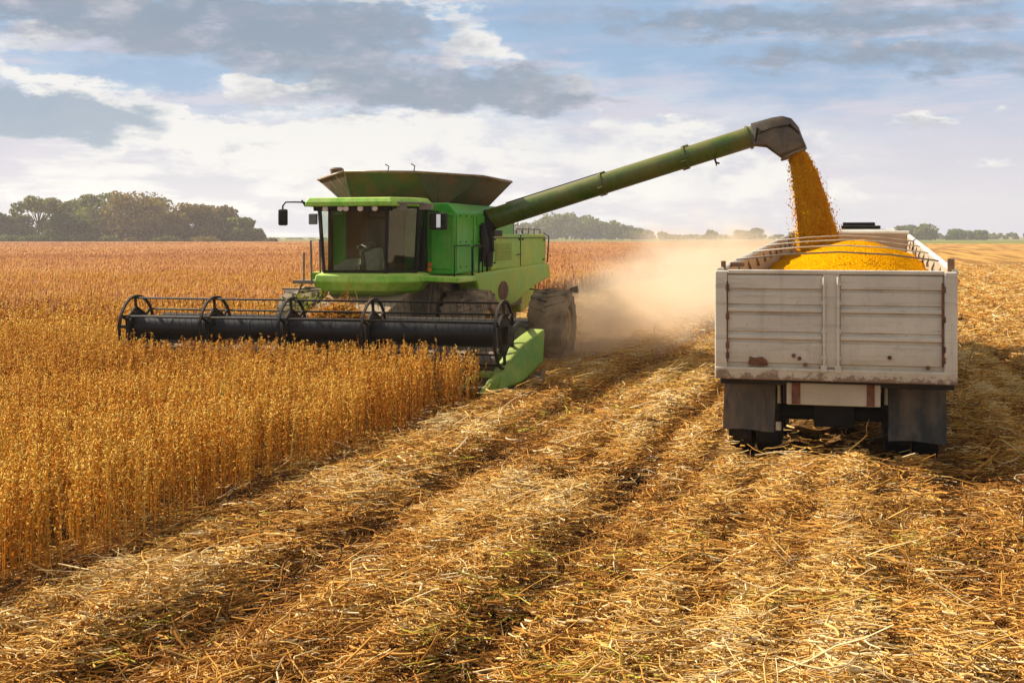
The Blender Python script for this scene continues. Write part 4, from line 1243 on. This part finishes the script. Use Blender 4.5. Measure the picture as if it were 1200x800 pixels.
# posts, rails, bottom rail
b = MB(); b.box(-HW - 0.02, -1.12, -0.02, 0.10, ZB + 0.05, ZR + 0.0)
obj('corner_post', b, M['white_post'], K_, bevel=0.012)
b = MB(); b.box(1.10, HW + 0.0, -0.02, 0.10, ZB + 0.05, ZR + 0.0)
obj('corner_post', b, M['white_post'], K_, bevel=0.012)
b = MB(); b.box(-HW - 0.02, HW, -0.035, 0.12, ZB - 0.01, ZB + 0.12)
obj('bottom_rail', b, M['white_post'], K_, bevel=0.015)
b = MB(); b.box(-1.115, 1.10, -0.01, 0.10, ZR - 0.03, ZR + 0.012)
obj('top_rail', b, M['white_post'], K_, bevel=0.01)
for sx, x0 in ((-1, -HW), (1, HW)):
    b = MB()
    xi, xo = (x0, x0 + 0.06) if sx < 0 else (x0 - 0.06, x0)
    b.hexa([(xi, 0.1, ZB), (xo, 0.1, ZB), (xo, BL, ZB), (xi, BL, ZB), (xi, 0.1, ztop(0)), (xo, 0.1, ztop(0)), (xo, BL, ztop(BL)), (xi, BL, ztop(BL))])
    for k in range(9):
        y_ = 0.9 + k * 1.5
        b.box(x0 - 0.04 if sx < 0 else x0, x0 if sx < 0 else x0 + 0.04, y_, y_ + 0.1, ZB, ztop(y_) - 0.03)
    sw = obj('side_wall', b, M['inside'], K_, bevel=0.006)
    b = MB(); b.tube([(x0 * 0.985, 0.13, ztop(0) - 0.005), (x0 * 0.985, BL, ztop(BL) + 0.015)], 0.036, 8)
    obj('top_rail', b, M['white_post'], sw, smooth='auto')
    for k in range(10):
        y_ = 0.5 + k * 1.35; zz = ztop(y_)
        b = MB(); xx = x0 * 0.955
        b.tube([(xx, y_, zz - 0.04), (xx - sx * 0.03, y_ + 0.06, zz - 0.12), (xx - sx * 0.02, y_ + 0.3, zz - 0.17)], 0.014, 6)
        obj('rope_hook', b, M['steel'], sw, smooth=True)
b = MB(); b.box(-HW + 0.06, HW - 0.06, BL - 0.08, BL, ZB, ztop(BL) + 0.06)
fw = obj('front_wall', b, M['inside'], K_, bevel=0.01)
b = MB(); b.tube([(-HW + 0.02, BL - 0.04, ztop(BL) + 0.07), (HW - 0.02, BL - 0.04, ztop(BL) + 0.07)], 0.045, 8)
obj('top_rail', b, M['white_post'], fw, smooth='auto')
b = MB(); b.box(-HW + 0.06, HW - 0.06, 0.1, BL - 0.08, ZB - 0.02, ZB + 0.06)
obj('floor', b, M['inside'], K_)
b = MB(); b.box(1.14, 1.21, 0.14, 0.2, ZR, ZR + 0.14)
obj('stake', b, M['wood'], K_, bevel=0.006)
b = MB(); b.box(-1.18, -1.02, 0.9, 1.0, ztop(0.9), ztop(0.9) + 0.05); b.box(-1.22, -1.17, 0.3, 0.36, ZR, ZR + 0.1)
obj_each('stake', b, M['wood'], K_, bevel=0.006)
for y_ in (2.2, 4.6, 7.2, 9.8):                                   # cords that keep the sides from spreading
    b = MB(); zz = ztop(y_) + 0.03
    b.tube([(-HW * 0.98, y_ - 0.25, zz), (-0.6, y_ - 0.12, zz + 0.06), (0, y_, zz + 0.09), (0.6, y_ + 0.12, zz + 0.06), (HW * 0.98, y_ + 0.25, zz - 0.02)], 0.012, 6)
    obj('tie_cord', b, M['rope'] if y_ > 3 else M['steel'], K_, smooth=True)
# chassis, beam, axles
b = MB()
for x_ in (-0.5, 0.42): b.box(x_ - 0.05, x_ + 0.05, 0.35, BL + 2, 0.68, 0.94)
for y_ in (1.0, 3.0, 5.0, 7.0, 9.0, 11.0, 13.0): b.box(-HW + 0.05, HW - 0.05, y_, y_ + 0.1, 0.86, 0.955)
b.tube([(-1.0, 1.35, 0.46), (0.95, 1.35, 0.46)], 0.09, 10); b.tube([(-1.0, 2.6, 0.46), (0.95, 2.6, 0.46)], 0.09, 10)
b.box(-0.25, 0.2, 1.15, 1.6, 0.32, 0.62)
b.box(-HW + 0.02, HW - 0.02, 0.12, 0.24, 0.90, ZB - 0.012)
obj('chassis', b, M['chassis'], K_, bevel=0.01)
b = MB(); b.box(-0.50, 0.47, 0.10, 0.2, 0.70, 0.935)
bm_ = obj('rear_beam', b, M['cream'], K_, bevel=0.012)
b = MB(); b.box(-0.445, -0.355, 0.085, 0.1, 0.71, 0.935); b.box(0.33, 0.41, 0.085, 0.1, 0.71, 0.935)
obj_each('rusty_bracket', b, M['rust'], bm_)
for (x0, x1, z0, mm) in ((-1.22, -0.655, 0.33, M['flap']), (0.55, 1.15, 0.27, M['flap_dark'])):
    b = MB(); nx, nz = 7, 9; vs_ = []
    for yy in (0.0, 0.014):
        for j in range(nz):
            for i in range(nx):
                u, w = i / (nx - 1), j / (nz - 1)
                vs_.append((x0 + (x1 - x0) * u + 0.01 * math.sin(w * 3 + x0), 0.56 + yy + 0.03 * math.sin(u * 3.1) * (1 - w) + 0.05 * (1 - w) ** 2, z0 + (0.90 - z0) * w + 0.012 * math.sin(u * 5) * (1 - w)))
    g_ = lambda s_, j, i: s_ * nx * nz + j * nx + i
    fs_ = []
    for s_ in (0, 1):
        for j in range(nz - 1):
            for i in range(nx - 1): fs_.append((g_(s_, j, i), g_(s_, j, i + 1), g_(s_, j + 1, i + 1), g_(s_, j + 1, i)))
    for j in range(nz - 1):
        for i in (0, nx - 1): fs_.append((g_(0, j, i), g_(0, j + 1, i), g_(1, j + 1, i), g_(1, j, i)))
    for i in range(nx - 1):
        for j in (0, nz - 1): fs_.append((g_(0, j, i), g_(0, j, i + 1), g_(1, j, i + 1), g_(1, j, i)))
    b.add(vs_, fs_)
    mf = obj('mud_flap', b, mm, K_, smooth='auto')
    b = MB(); b.box(x0, x1, 0.53, 0.556, 0.86, 0.905)
    for q_ in (0.2, 0.5, 0.8): b.tube([(x0 + (x1 - x0) * q_, 0.515, 0.88), (x0 + (x1 - x0) * q_, 0.54, 0.88)], 0.018, 8)
    obj('flap_clamp', b, M['steel'], mf)
b = MB(); b.tube([(-0.6, 0.5, 0.95), (-0.6, 0.5, 0.66)], 0.02, 6); b.tube([(0.53, 0.5, 0.95), (0.53, 0.5, 0.68)], 0.02, 6); b.tube([(-0.61, 0.52, 0.45), (-0.61, 0.52, 0.36)], 0.03, 6)
obj_each('bracket', b, M['cream'], K_)
for y_ in (1.35, 2.6):
    for (x0, x1) in ((-1.21, -0.93), (-0.9, -0.62), (0.52, 0.80), (0.83, 1.11)):
        wheel(K_, x0, x1, y_, 0.49, 0.26, M['rubber_dark'], M['chassis'], lugs=30, cz=0.455, blocks=False)
# the tractor end: cab ahead of the box
b = MB()
y0 = BL + 0.5
b.prism([(y0, 0.75), (y0 + 1.9, 0.75), (y0 + 1.95, 1.6), (y0 + 1.65, 2.55), (y0 + 1.4, 2.64), (y0 + 0.1, 2.66), (y0, 2.5)], 'x', -1.12, 1.0)
cb = obj('cab', b, M['white_post'], K_, bevel=0.05)
b = MB(); b.box(-0.12, 0.55, y0 + 0.3, y0 + 0.9, 2.655, 2.80); b.box(-0.15, 0.66, y0 + 0.12, y0 + 0.3, 2.66, 2.73)
obj('roof_rack', b, M['black_dull'], cb, bevel=0.02)
b = MB(); b.box(-0.9, 0.8, y0 - 0.012, y0 + 0.004, 1.7, 2.35)
obj('rear_window', b, M['glass'], cb)
b = MB(); b.box(-1.15, 1.05, y0 + 1.7, y0 + 2.1, 0.5, 0.75)
obj('bumper', b, M['chassis'], cb, bevel=0.03)
for (x0, x1) in ((-1.18, -0.85), (0.78, 1.1)):
    wheel(K_, x0, x1, y0 + 1.0, 0.49, 0.26, M['rubber_dark'], M['chassis'], lugs=30, cz=0.46, blocks=False)

# ------------------------------------------------------------------ grain
def truck_xy(x, y):
    return TX + x * math.cos(TT) + y * math.sin(TT), TY - x * math.sin(TT) + y * math.cos(TT)
def heap_z(x, y):
    c = np.exp(-((y - 6.5) / 5.0) ** 2)
    z = 1.72 + 0.03 * y + 0.52 * c * np.exp(-((x - 0.22) / 0.95) ** 2) + 0.15 * np.exp(-((x - 0.1) / 0.8) ** 2 - ((y - 2.2) / 1.8) ** 2)
    z += 0.16 * np.exp(-((x + 0.4) ** 2 + (y - 10.5) ** 2) / 0.5)
    z += 0.07 * (vnoise(x * 1.6, y * 1.1, 3) - 0.5) + 0.03 * (vnoise(x * 6, y * 5, 4) - 0.5)
    return z
xs = np.linspace(-HW + 0.062, HW - 0.062, 60); ys = np.linspace(0.12, BL - 0.09, 200)
xx, yy = np.meshgrid(xs, ys, indexing='ij')
zz = np.minimum(heap_z(xx, yy), np.where(np.abs(xx) > 1.0, ZR - 0.06 + (ZF - ZR) * yy / BL, 9))
top = np.stack([xx, yy, zz], -1).reshape(-1, 3); bot = top.copy(); bot[:, 2] = ZB + 0.065
na, nb = xx.shape; id_ = np.arange(na * nb).reshape(na, nb)
qs = [np.stack([id_[:-1, :-1], id_[1:, :-1], id_[1:, 1:], id_[:-1, 1:]], -1).reshape(-1, 4)]
qs.append(qs[0][:, ::-1] + na * nb)
rim_ = np.concatenate([id_[:, 0], id_[-1, 1:], id_[::-1, -1][1:], id_[0, ::-1][1:]])
qs.append(np.stack([rim_[:-1], rim_[1:], rim_[1:] + na * nb, rim_[:-1] + na * nb], -1)[:, ::-1])
gh = big_mesh('grain_heap', np.concatenate([top, bot]), np.concatenate(qs), M['grain'], smooth=True)
gh.location = (TX, TY, 0); gh.rotation_euler = (0, 0, -TT)
tag(gh, 'bright yellow heap of soybeans filling the box of the white truck', 'grain')

def kernels(P, r, tint, seed, stretch=1.0):
    g = np.random.default_rng(seed)
    n_ = len(P)
    O = np.array([(1, 0, 0), (-1, 0, 0), (0, 1, 0), (0, -1, 0), (0, 0, 1), (0, 0, -1)], float)
    V = P[:, None, :] + O[None] * r[:, None, None] * np.array([1, 1, stretch])[None, None]
    tri = np.array([(0, 2, 4), (2, 1, 4), (1, 3, 4), (3, 0, 4), (2, 0, 5), (1, 2, 5), (3, 1, 5), (0, 3, 5)])
    F = (np.arange(n_)[:, None, None] * 6 + tri[None]).reshape(-1, 3)
    return V.reshape(-1, 3), F, np.repeat(tint, 6)
def comb_local(x, y, z):
    return np.stack([CX + x * CT + y * ST, CY - x * ST + y * CT, z], -1)
def stream():
    g = np.random.default_rng(44)
    n_ = 130000
    t = g.random(n_) ** 0.85
    # falling arc from the spout mouth down to the heap
    cx_ = 7.49 + 0.50 * t ** 0.7; cz_ = 4.10 - 1.95 * t ** 1.1
    rad = (0.165 + 0.29 * t) * np.sqrt(g.random(n_)) ** 0.9
    rad = np.where(g.random(n_) < 0.16, rad * (0.8 + np.minimum(g.exponential(0.16, n_), 0.7)), rad * 0.92)
    a = g.uniform(0, 2 * math.pi, n_)
    # ropes of denser grain
    clump = 0.92 + 0.16 * vnoise(np.cos(a) * 3 + 5, np.sin(a) * 3 + t * 5, 3)
    x = cx_ + np.cos(a) * rad * clump; y = 5.0 + np.sin(a) * rad * clump
    tint = np.clip(0.45 + 0.35 * (vnoise(a * 1.8 + 4, t * 9, 8) - 0.5) + g.normal(0, 0.2, n_) + 0.1 * (np.cos(a) < -0.3), 0, 1)  # kernels on the sunward side are tinted lighter, sunlight put into the colour
    return kernels(comb_local(x, y, cz_ + g.normal(0, 0.02, n_)), g.uniform(0.006, 0.0115, n_), tint, 45, 2.2)
v_, f_, t_ = stream()
st_ = big_mesh('falling_grain', v_, f_, M['kernel'], {'tint': t_})
tag(st_, 'stream of orange yellow soybeans pouring from the spout into the truck', 'grain', kind='stuff')

# ------------------------------------------------------------------ trees and hedges beyond the field
def mk_leaf(name, stops):
    m, n = mat(name)
    a = n.new('ShaderNodeAttribute'); a.attribute_name = 'tint'
    c = n.ramp(a.outputs['Fac'], stops)
    b = n.bsdf(c, 0.7, 0, None, 0.2)
    tr = n.new('ShaderNodeBsdfTranslucent'); n.put(tr.inputs[0], c)
    mx = n.new('ShaderNodeMixShader'); mx.inputs[0].default_value = 0.42
    n.t.links.new(b.outputs[0], mx.inputs[1]); n.t.links.new(tr.outputs[0], mx.inputs[2])
    o = [x for x in n.t.nodes if x.type == 'OUTPUT_MATERIAL'][0]
    n.t.links.new(mx.outputs[0], o.inputs[0])
    return m
LEAF = {
    'olive': mk_leaf('olive_leaves', [(0, (0.05, 0.052, 0.004)), (0.5, (0.115, 0.13, 0.012)), (1, (0.25, 0.235, 0.025))]),
    'green': mk_leaf('green_leaves', [(0, (0.025, 0.045, 0.01)), (0.5, (0.07, 0.11, 0.018)), (1, (0.14, 0.18, 0.03))]),
    'brown': mk_leaf('autumn_leaves', [(0, (0.07, 0.05, 0.007)), (0.5, (0.18, 0.125, 0.014)), (1, (0.32, 0.22, 0.03))]),
}
BARK = plain('bark', (0.075, 0.055, 0.04), 0.9, var=0.3, scale=1.5)
def leaf_mesh(name, C_, size, tint, material, parent=None, seed=0):
    g = np.random.default_rng(seed)
    n_ = len(C_)
    u = g.normal(size=(n_, 3)); u /= np.linalg.norm(u, axis=1)[:, None]
    w = np.cross(u, g.normal(size=(n_, 3))); w /= np.linalg.norm(w, axis=1)[:, None]
    k = np.cross(u, w)
    V = np.empty((n_, 4, 3))
    s = size[:, None]
    V[:, 0] = C_ - u * s; V[:, 1] = C_ + w * s * 0.7 + k * s * 0.25; V[:, 2] = C_ + u * s; V[:, 3] = C_ - w * s * 0.7 + k * s * 0.25
    o = big_mesh(name, V.reshape(-1, 3), np.arange(n_ * 4).reshape(-1, 4), material, {'tint': np.repeat(tint, 4)})
    if parent: o.parent = parent
    return o
def crown_points(g, lobes, per):
    P, Tt = [], []
    for (cx_, cy_, cz_, rx, ry, rz) in lobes:
        n_ = int(per)
        u = g.normal(size=(n_, 3)); u /= np.linalg.norm(u, axis=1)[:, None]
        r_ = 0.35 + 0.65 * g.random((n_, 1)) ** 0.5
        # uneven outline: the radius breathes with direction
        br = 0.86 + 0.28 * vnoise(u[:, 0] * 2.5 + cx_, u[:, 2] * 2.5 + cz_, 7)
        p = np.array([cx_, cy_, cz_]) + u * r_ * br[:, None] * np.array([rx, ry, rz])
        P.append(p); Tt.append(np.clip(0.45 + g.normal(0, 0.17, n_) + g.normal(0, 0.1), 0, 1))
    return np.concatenate(P), np.concatenate(Tt)
def tree(name, label, cat, px, dist, halfw, top, kind, seed, group=None, open_=False, leaves=2600, base=0.0, low=0.16, leaf=0.5):
    """px: bearing given as image column at 1500 per unit tangent; sizes in metres"""
    g = np.random.default_rng(seed)
    x0, y0 = (px - 600) / 1500 * dist, dist
    r_ = empty(name, (x0, y0, base), g.uniform(0, 6.28))
    tag(r_, label, cat, group)
    hgt = top
    b = MB()
    th = hgt * (0.45 if open_ else 0.4)
    b.tube([(0, 0, -0.3), (0.1, 0.05, th * 0.5), (g.normal(0, 0.3), g.normal(0, 0.3), th)], [hgt * 0.035, hgt * 0.026, hgt * 0.018], 8)
    lobes = []
    nl = 16 if open_ else 13
    for i in range(nl):
        a = 2 * math.pi * i / nl + g.normal(0, 0.3)
        rr = halfw * g.uniform(0.35, 0.72); zz = hgt * (g.uniform(0.60, 0.88) if open_ else g.uniform(low + 0.16, 0.84))
        if not open_: rr *= 1.0 - 0.45 * max(0, zz / hgt - 0.5)
        p = (rr * math.cos(a), rr * math.sin(a), zz)
        b.tube([(0, 0, th * g.uniform(0.55, 0.95)), (p[0] * 0.5, p[1] * 0.5, (th + zz) * 0.5), p], [hgt * 0.013, hgt * 0.009, hgt * 0.003], 5)
        lr = halfw * g.uniform(0.26, 0.42) * (0.85 if open_ else 1.15)
        lobes.append((*p, lr, lr, lr * (0.62 if open_ else 0.8)))
    lobes.append((0, 0, hgt * 0.86, halfw * 0.45, halfw * 0.45, hgt * (0.09 if open_ else 0.14)))
    if not open_:
        for i in range(8):
            a = i * 0.785 + g.uniform(-0.3, 0.3); lobes.append((halfw * 0.55 * math.cos(a), halfw * 0.55 * math.sin(a), hgt * g.uniform(0.12, 0.34), halfw * 0.48, halfw * 0.48, hgt * 0.18))
    obj('trunk', b, BARK, r_, smooth=True)
    P, Tt = crown_points(g, lobes, leaves / len(lobes))
    P[:, 2] = np.clip(P[:, 2], 0.1, hgt * 1.01)
    leaf_mesh('crown', P, g.uniform(0.6, 1.35, len(P)) * leaf, Tt, LEAF[kind], r_, seed)
    return r_
GL = 'trees of the wood on the left'
D0 = 478
def hgt_at(y, dist): return CAM_H + (277 - y) / 1500 * dist
for i, (px, hw, top, kind, op, dd, label) in enumerate((
    (-4, 20, 248, 'green', False, 0, 'dark green tree cut off by the left edge of the picture'),
    (45, 31, 227, 'olive', True, -14, 'spreading umbrella shaped tree with open limbs, leftmost tall tree of the wood'),
    (22, 20, 252, 'olive', False, 16, 'low rounded tree under the left limbs of the umbrella shaped tree'),
    (88, 24, 234, 'olive', False, 12, 'shorter tree just right of the umbrella shaped tree'),
    (72, 26, 250, 'green', False, -6, 'low dark tree at the foot of the umbrella shaped tree'),
    (122, 34, 227, 'olive', False, 4, 'broad olive tree standing left of the highest crowns of the wood'),
    (158, 36, 225, 'brown', False, -4, 'tall brownish tree in the middle of the wood, the widest crown'),
    (186, 32, 231, 'olive', False, 10, 'olive tree sloping down at the right shoulder of the main wood'),
    (196, 22, 248, 'brown', False, -8, 'small brown tree filling the notch between the two crowns of the wood'),
    (229, 28, 239, 'brown', False, 2, 'rounded russet tree right of the notch in the wood'),
    (256, 26, 242, 'brown', False, 14, 'pale brown tree with thin twigs near the right end of the wood'),
    (281, 20, 256, 'olive', False, 4, 'smaller hazy tree stepping down at the right end of the wood'),
    (299, 15, 269, 'olive', False, 12, 'last low bushy tree at the right tip of the wood'),
)):
    d_ = D0 + dd
    tree('broadleaf_tree', label, 'tree', px, d_, hw * 1.12 / 1500 * d_, hgt_at(top, d_), kind, 200 + i, GL, op, leaves=5600 if not op else 3000, leaf=0.62 if not op else 0.46)
for i, (px, hw, top, kind, label) in enumerate((
    (8, 16, 274, 'green', 'bright green bush at the field edge by the left border'),
    (38, 18, 275, 'green', 'round green bush at the field edge below the umbrella shaped tree'),
    (66, 14, 277, 'green', 'low green bush right of the round one at the field edge'),
    (96, 17, 273, 'olive', 'dull bush before the broad olive tree at the field edge'),
    (128, 15, 276, 'olive', 'small grey bush at the field edge in front of the tall trunks'),
    (160, 16, 277, 'brown', 'low brown bush under the widest crown of the wood'),
    (195, 18, 276, 'olive', 'shaded bush below the notch in the wood'),
    (238, 18, 277, 'brown', 'low russet bush under the right crowns of the wood'),
    (316, 9, 279, 'olive', 'tiny bush trailing off right of the wood'),
)):
    d_ = 459 + (i % 3) * 2
    g = np.random.default_rng(300 + i)
    hw_, h_ = hw / 1500 * d_, hgt_at(top, d_)
    lobes = [(g.uniform(-0.6, 0.6) * hw_, g.uniform(-0.5, 0.5) * hw_, h_ * g.uniform(0.35, 0.6), hw_ * 0.55, hw_ * 0.55, h_ * 0.45) for _ in range(6)]
    P, Tt = crown_points(g, lobes, 190)
    P[:, 2] = np.clip(P[:, 2], 0.05, h_)
    o = leaf_mesh('bush', P, g.uniform(0.5, 1.2, len(P)) * 0.45, Tt, LEAF[kind], None, 400 + i)
    o.location = ((px - 600) / 1500 * d_, d_, 0)
    tag(o, label, 'bush', 'bushes along the foot of the wood')
# the far wood behind the dust: one hazy mass
def far_wood(name, label, spans, dist, seed, per, kind, leaf):
    g = np.random.default_rng(seed)
    lobes = []
    for (x0, x1, y0, y1, n_) in spans:
        for i in range(n_):
            f_ = (i + g.uniform(0.1, 0.9)) / n_
            px = x0 + (x1 - x0) * f_; top = hgt_at(y0 + (y1 - y0) * f_, dist)
            top *= g.uniform(0.86, 1.0); rr = max(2.2, top * g.uniform(0.3, 0.42))
            for q_ in (0.68, 0.3):
                lobes.append(((px - 600) / 1500 * dist + g.normal(0, 1.2), dist + g.uniform(-8, 25), top * q_, rr, rr, top * 0.32))
    P, Tt = crown_points(g, lobes, per)
    P[:, 2] = np.clip(P[:, 2], 0.1, None)
    o = leaf_mesh(name, P, g.uniform(0.6, 1.3, len(P)) * leaf, Tt, LEAF[kind], None, seed)
    tag(o, label, 'wood', kind='stuff')
far_wood('far_wood', 'hazy grey wood behind the harvester, sloping down to the right', [(560, 625, 262, 258, 7), (625, 650, 257, 248, 4), (648, 692, 246, 249, 7), (690, 732, 253, 261, 7), (732, 785, 262, 273, 8), (785, 830, 275, 276, 7)], 980, 501, 190, 'olive', 1.2)
far_wood('far_hedge', 'thin far line of hedges and trees along the horizon', [(320, 420, 281, 281, 10), (780, 1000, 275, 275, 30), (1000, 1050, 273, 271, 8), (1050, 1150, 273, 273, 16), (1145, 1260, 273, 273, 20), (-60, 10, 270, 270, 6)], 1100, 502, 70, 'olive', 1.3)
for i, (px, hw, top, dist, label) in enumerate((
    (834, 7, 270, 1050, 'single small round tree on the horizon left of the grain stream'),
    (868, 9, 270, 1040, 'left tree of the hazy pair on the horizon behind the spout'),
    (885, 10, 268, 1045, 'right tree of the hazy pair on the horizon near the grain stream'),
    (1054, 13, 265.5, 860, 'hazy tree beyond the front right corner of the truck box'),
    (1069, 11, 264, 880, 'middle tree of the three just beyond the truck box'),
    (1085, 14, 262, 860, 'tallest round hazy tree right of the truck box on the horizon'),
    (1120, 12, 269, 890, 'low rounded tree on the horizon, first in the gap right of the tallest'),
    (1134, 10, 271, 900, 'flat topped low tree on the right horizon'),
    (1150, 8, 270.5, 890, 'small tree furthest right before the thin hedge line'),
)):
    tree('distant_tree', label, 'tree', px, dist, hw / 1500 * dist, hgt_at(top, dist), 'olive' if i % 2 else 'green', 600 + i, 'small trees along the horizon', False, 1300, leaf=1.0)

# ------------------------------------------------------------------ weeds dragged up at the harvester's far front wheel
g = np.random.default_rng(77)
n_ = 420
t = g.random(n_)
x = -1.75 + 0.95 * t + g.normal(0, 0.10, n_); y = 1.9 + g.normal(0, 0.25, n_); z = 0.7 + 0.85 * t * g.random(n_) ** 0.5 + g.normal(0, 0.05, n_)
o = leaf_mesh('uprooted_weed', comb_local(x, y, z), g.uniform(0.03, 0.075, n_), g.random(n_), LEAF['olive'], None, 78)
tag(o, 'dusty olive weeds caught at the harvester ladder left of the cab', 'weed', kind='stuff')

# ------------------------------------------------------------------ dust behind the harvester
def dust_box(name, label, boxes, dens, color, scale, seed, aniso=0.35):
    a0, a1, b0, b1, z1 = boxes
    b = MB()
    P_ = []
    for z_ in (0.02, z1):
        for (a_, b_) in ((a0, b0), (a1, b0), (a1, b1), (a0, b1)):
            P_.append((*field(a_, b_), z_))
    b.hexa(P_)
    m, n = mat(name)
    co = n.coord()
    px_, py_, pz_ = n.sep(co)
    ex = n.m('SUBTRACT', px_, E0[0]); ey = n.m('SUBTRACT', py_, E0[1])
    fa = n.m('SUBTRACT', n.m('MULTIPLY', ex, CT), n.m('MULTIPLY', ey, ST)); fb = n.m('ADD', n.m('MULTIPLY', ex, ST), n.m('MULTIPLY', ey, CT))
    u = n.m('DIVIDE', n.m('SUBTRACT', fa, (a0 + a1) / 2), (a1 - a0) / 2); v = n.m('DIVIDE', n.m('SUBTRACT', fb, (b0 + b1) / 2), (b1 - b0) / 2); w = n.m('DIVIDE', pz_, z1)
    r2 = n.m('ADD', n.m('ADD', n.m('MULTIPLY', u, u), n.m('MULTIPLY', v, v)), n.m('MULTIPLY', w, w))
    nz = n.noise(n.scalev(co, (1, 1, 1.3)), scale, 4, 0.6)
    f = n.m('SUBTRACT', n.m('SUBTRACT', 1.0, r2), n.m('MULTIPLY', n.m('SUBTRACT', 0.60, nz), 2.6))
    f = n.ss(f, 0.0, 0.9)
    vol = n.new('ShaderNodeVolumePrincipled')
    vol.inputs['Color'].default_value = (*color, 1)
    vol.inputs['Anisotropy'].default_value = aniso
    n.put(vol.inputs['Density'], n.m('MULTIPLY', f, dens))
    o = n.new('ShaderNodeOutputMaterial'); n.t.links.new(vol.outputs[0], o.inputs[1])
    ob = obj(name, b, m)
    m.cycles.volume_interpolation = 'LINEAR'
    tag(ob, label, 'dust', kind='stuff')
    return ob
dust_box('dust_cloud', 'pale cream dust blowing out behind the harvester to the right', (-3.4, 4.8, 15.0, 56.0, 3.6), 0.24, (0.92, 0.77, 0.58), 0.55, 1)
dust_box('low_dust', 'brown dust rolling round the rear wheel of the harvester', (-1.4, 2.4, 13.6, 27.0, 2.2), 0.5, (0.88, 0.68, 0.46), 1.2, 2)

# ------------------------------------------------------------------ haze
b = MB(); b.box(-900, 1100, -60, 1500, -1.3, 48)
m, n = mat('haze')
vol = n.new('ShaderNodeVolumePrincipled')
vol.inputs['Color'].default_value = (0.93, 0.93, 0.95, 1)
vol.inputs['Density'].default_value = 0.00022
vol.inputs['Anisotropy'].default_value = 0.2
o = n.new('ShaderNodeOutputMaterial'); n.t.links.new(vol.outputs[0], o.inputs[1])
hz = obj('haze', b, m)
tag(hz, 'pale dusty air over the whole field fading the far trees', 'haze', kind='stuff')
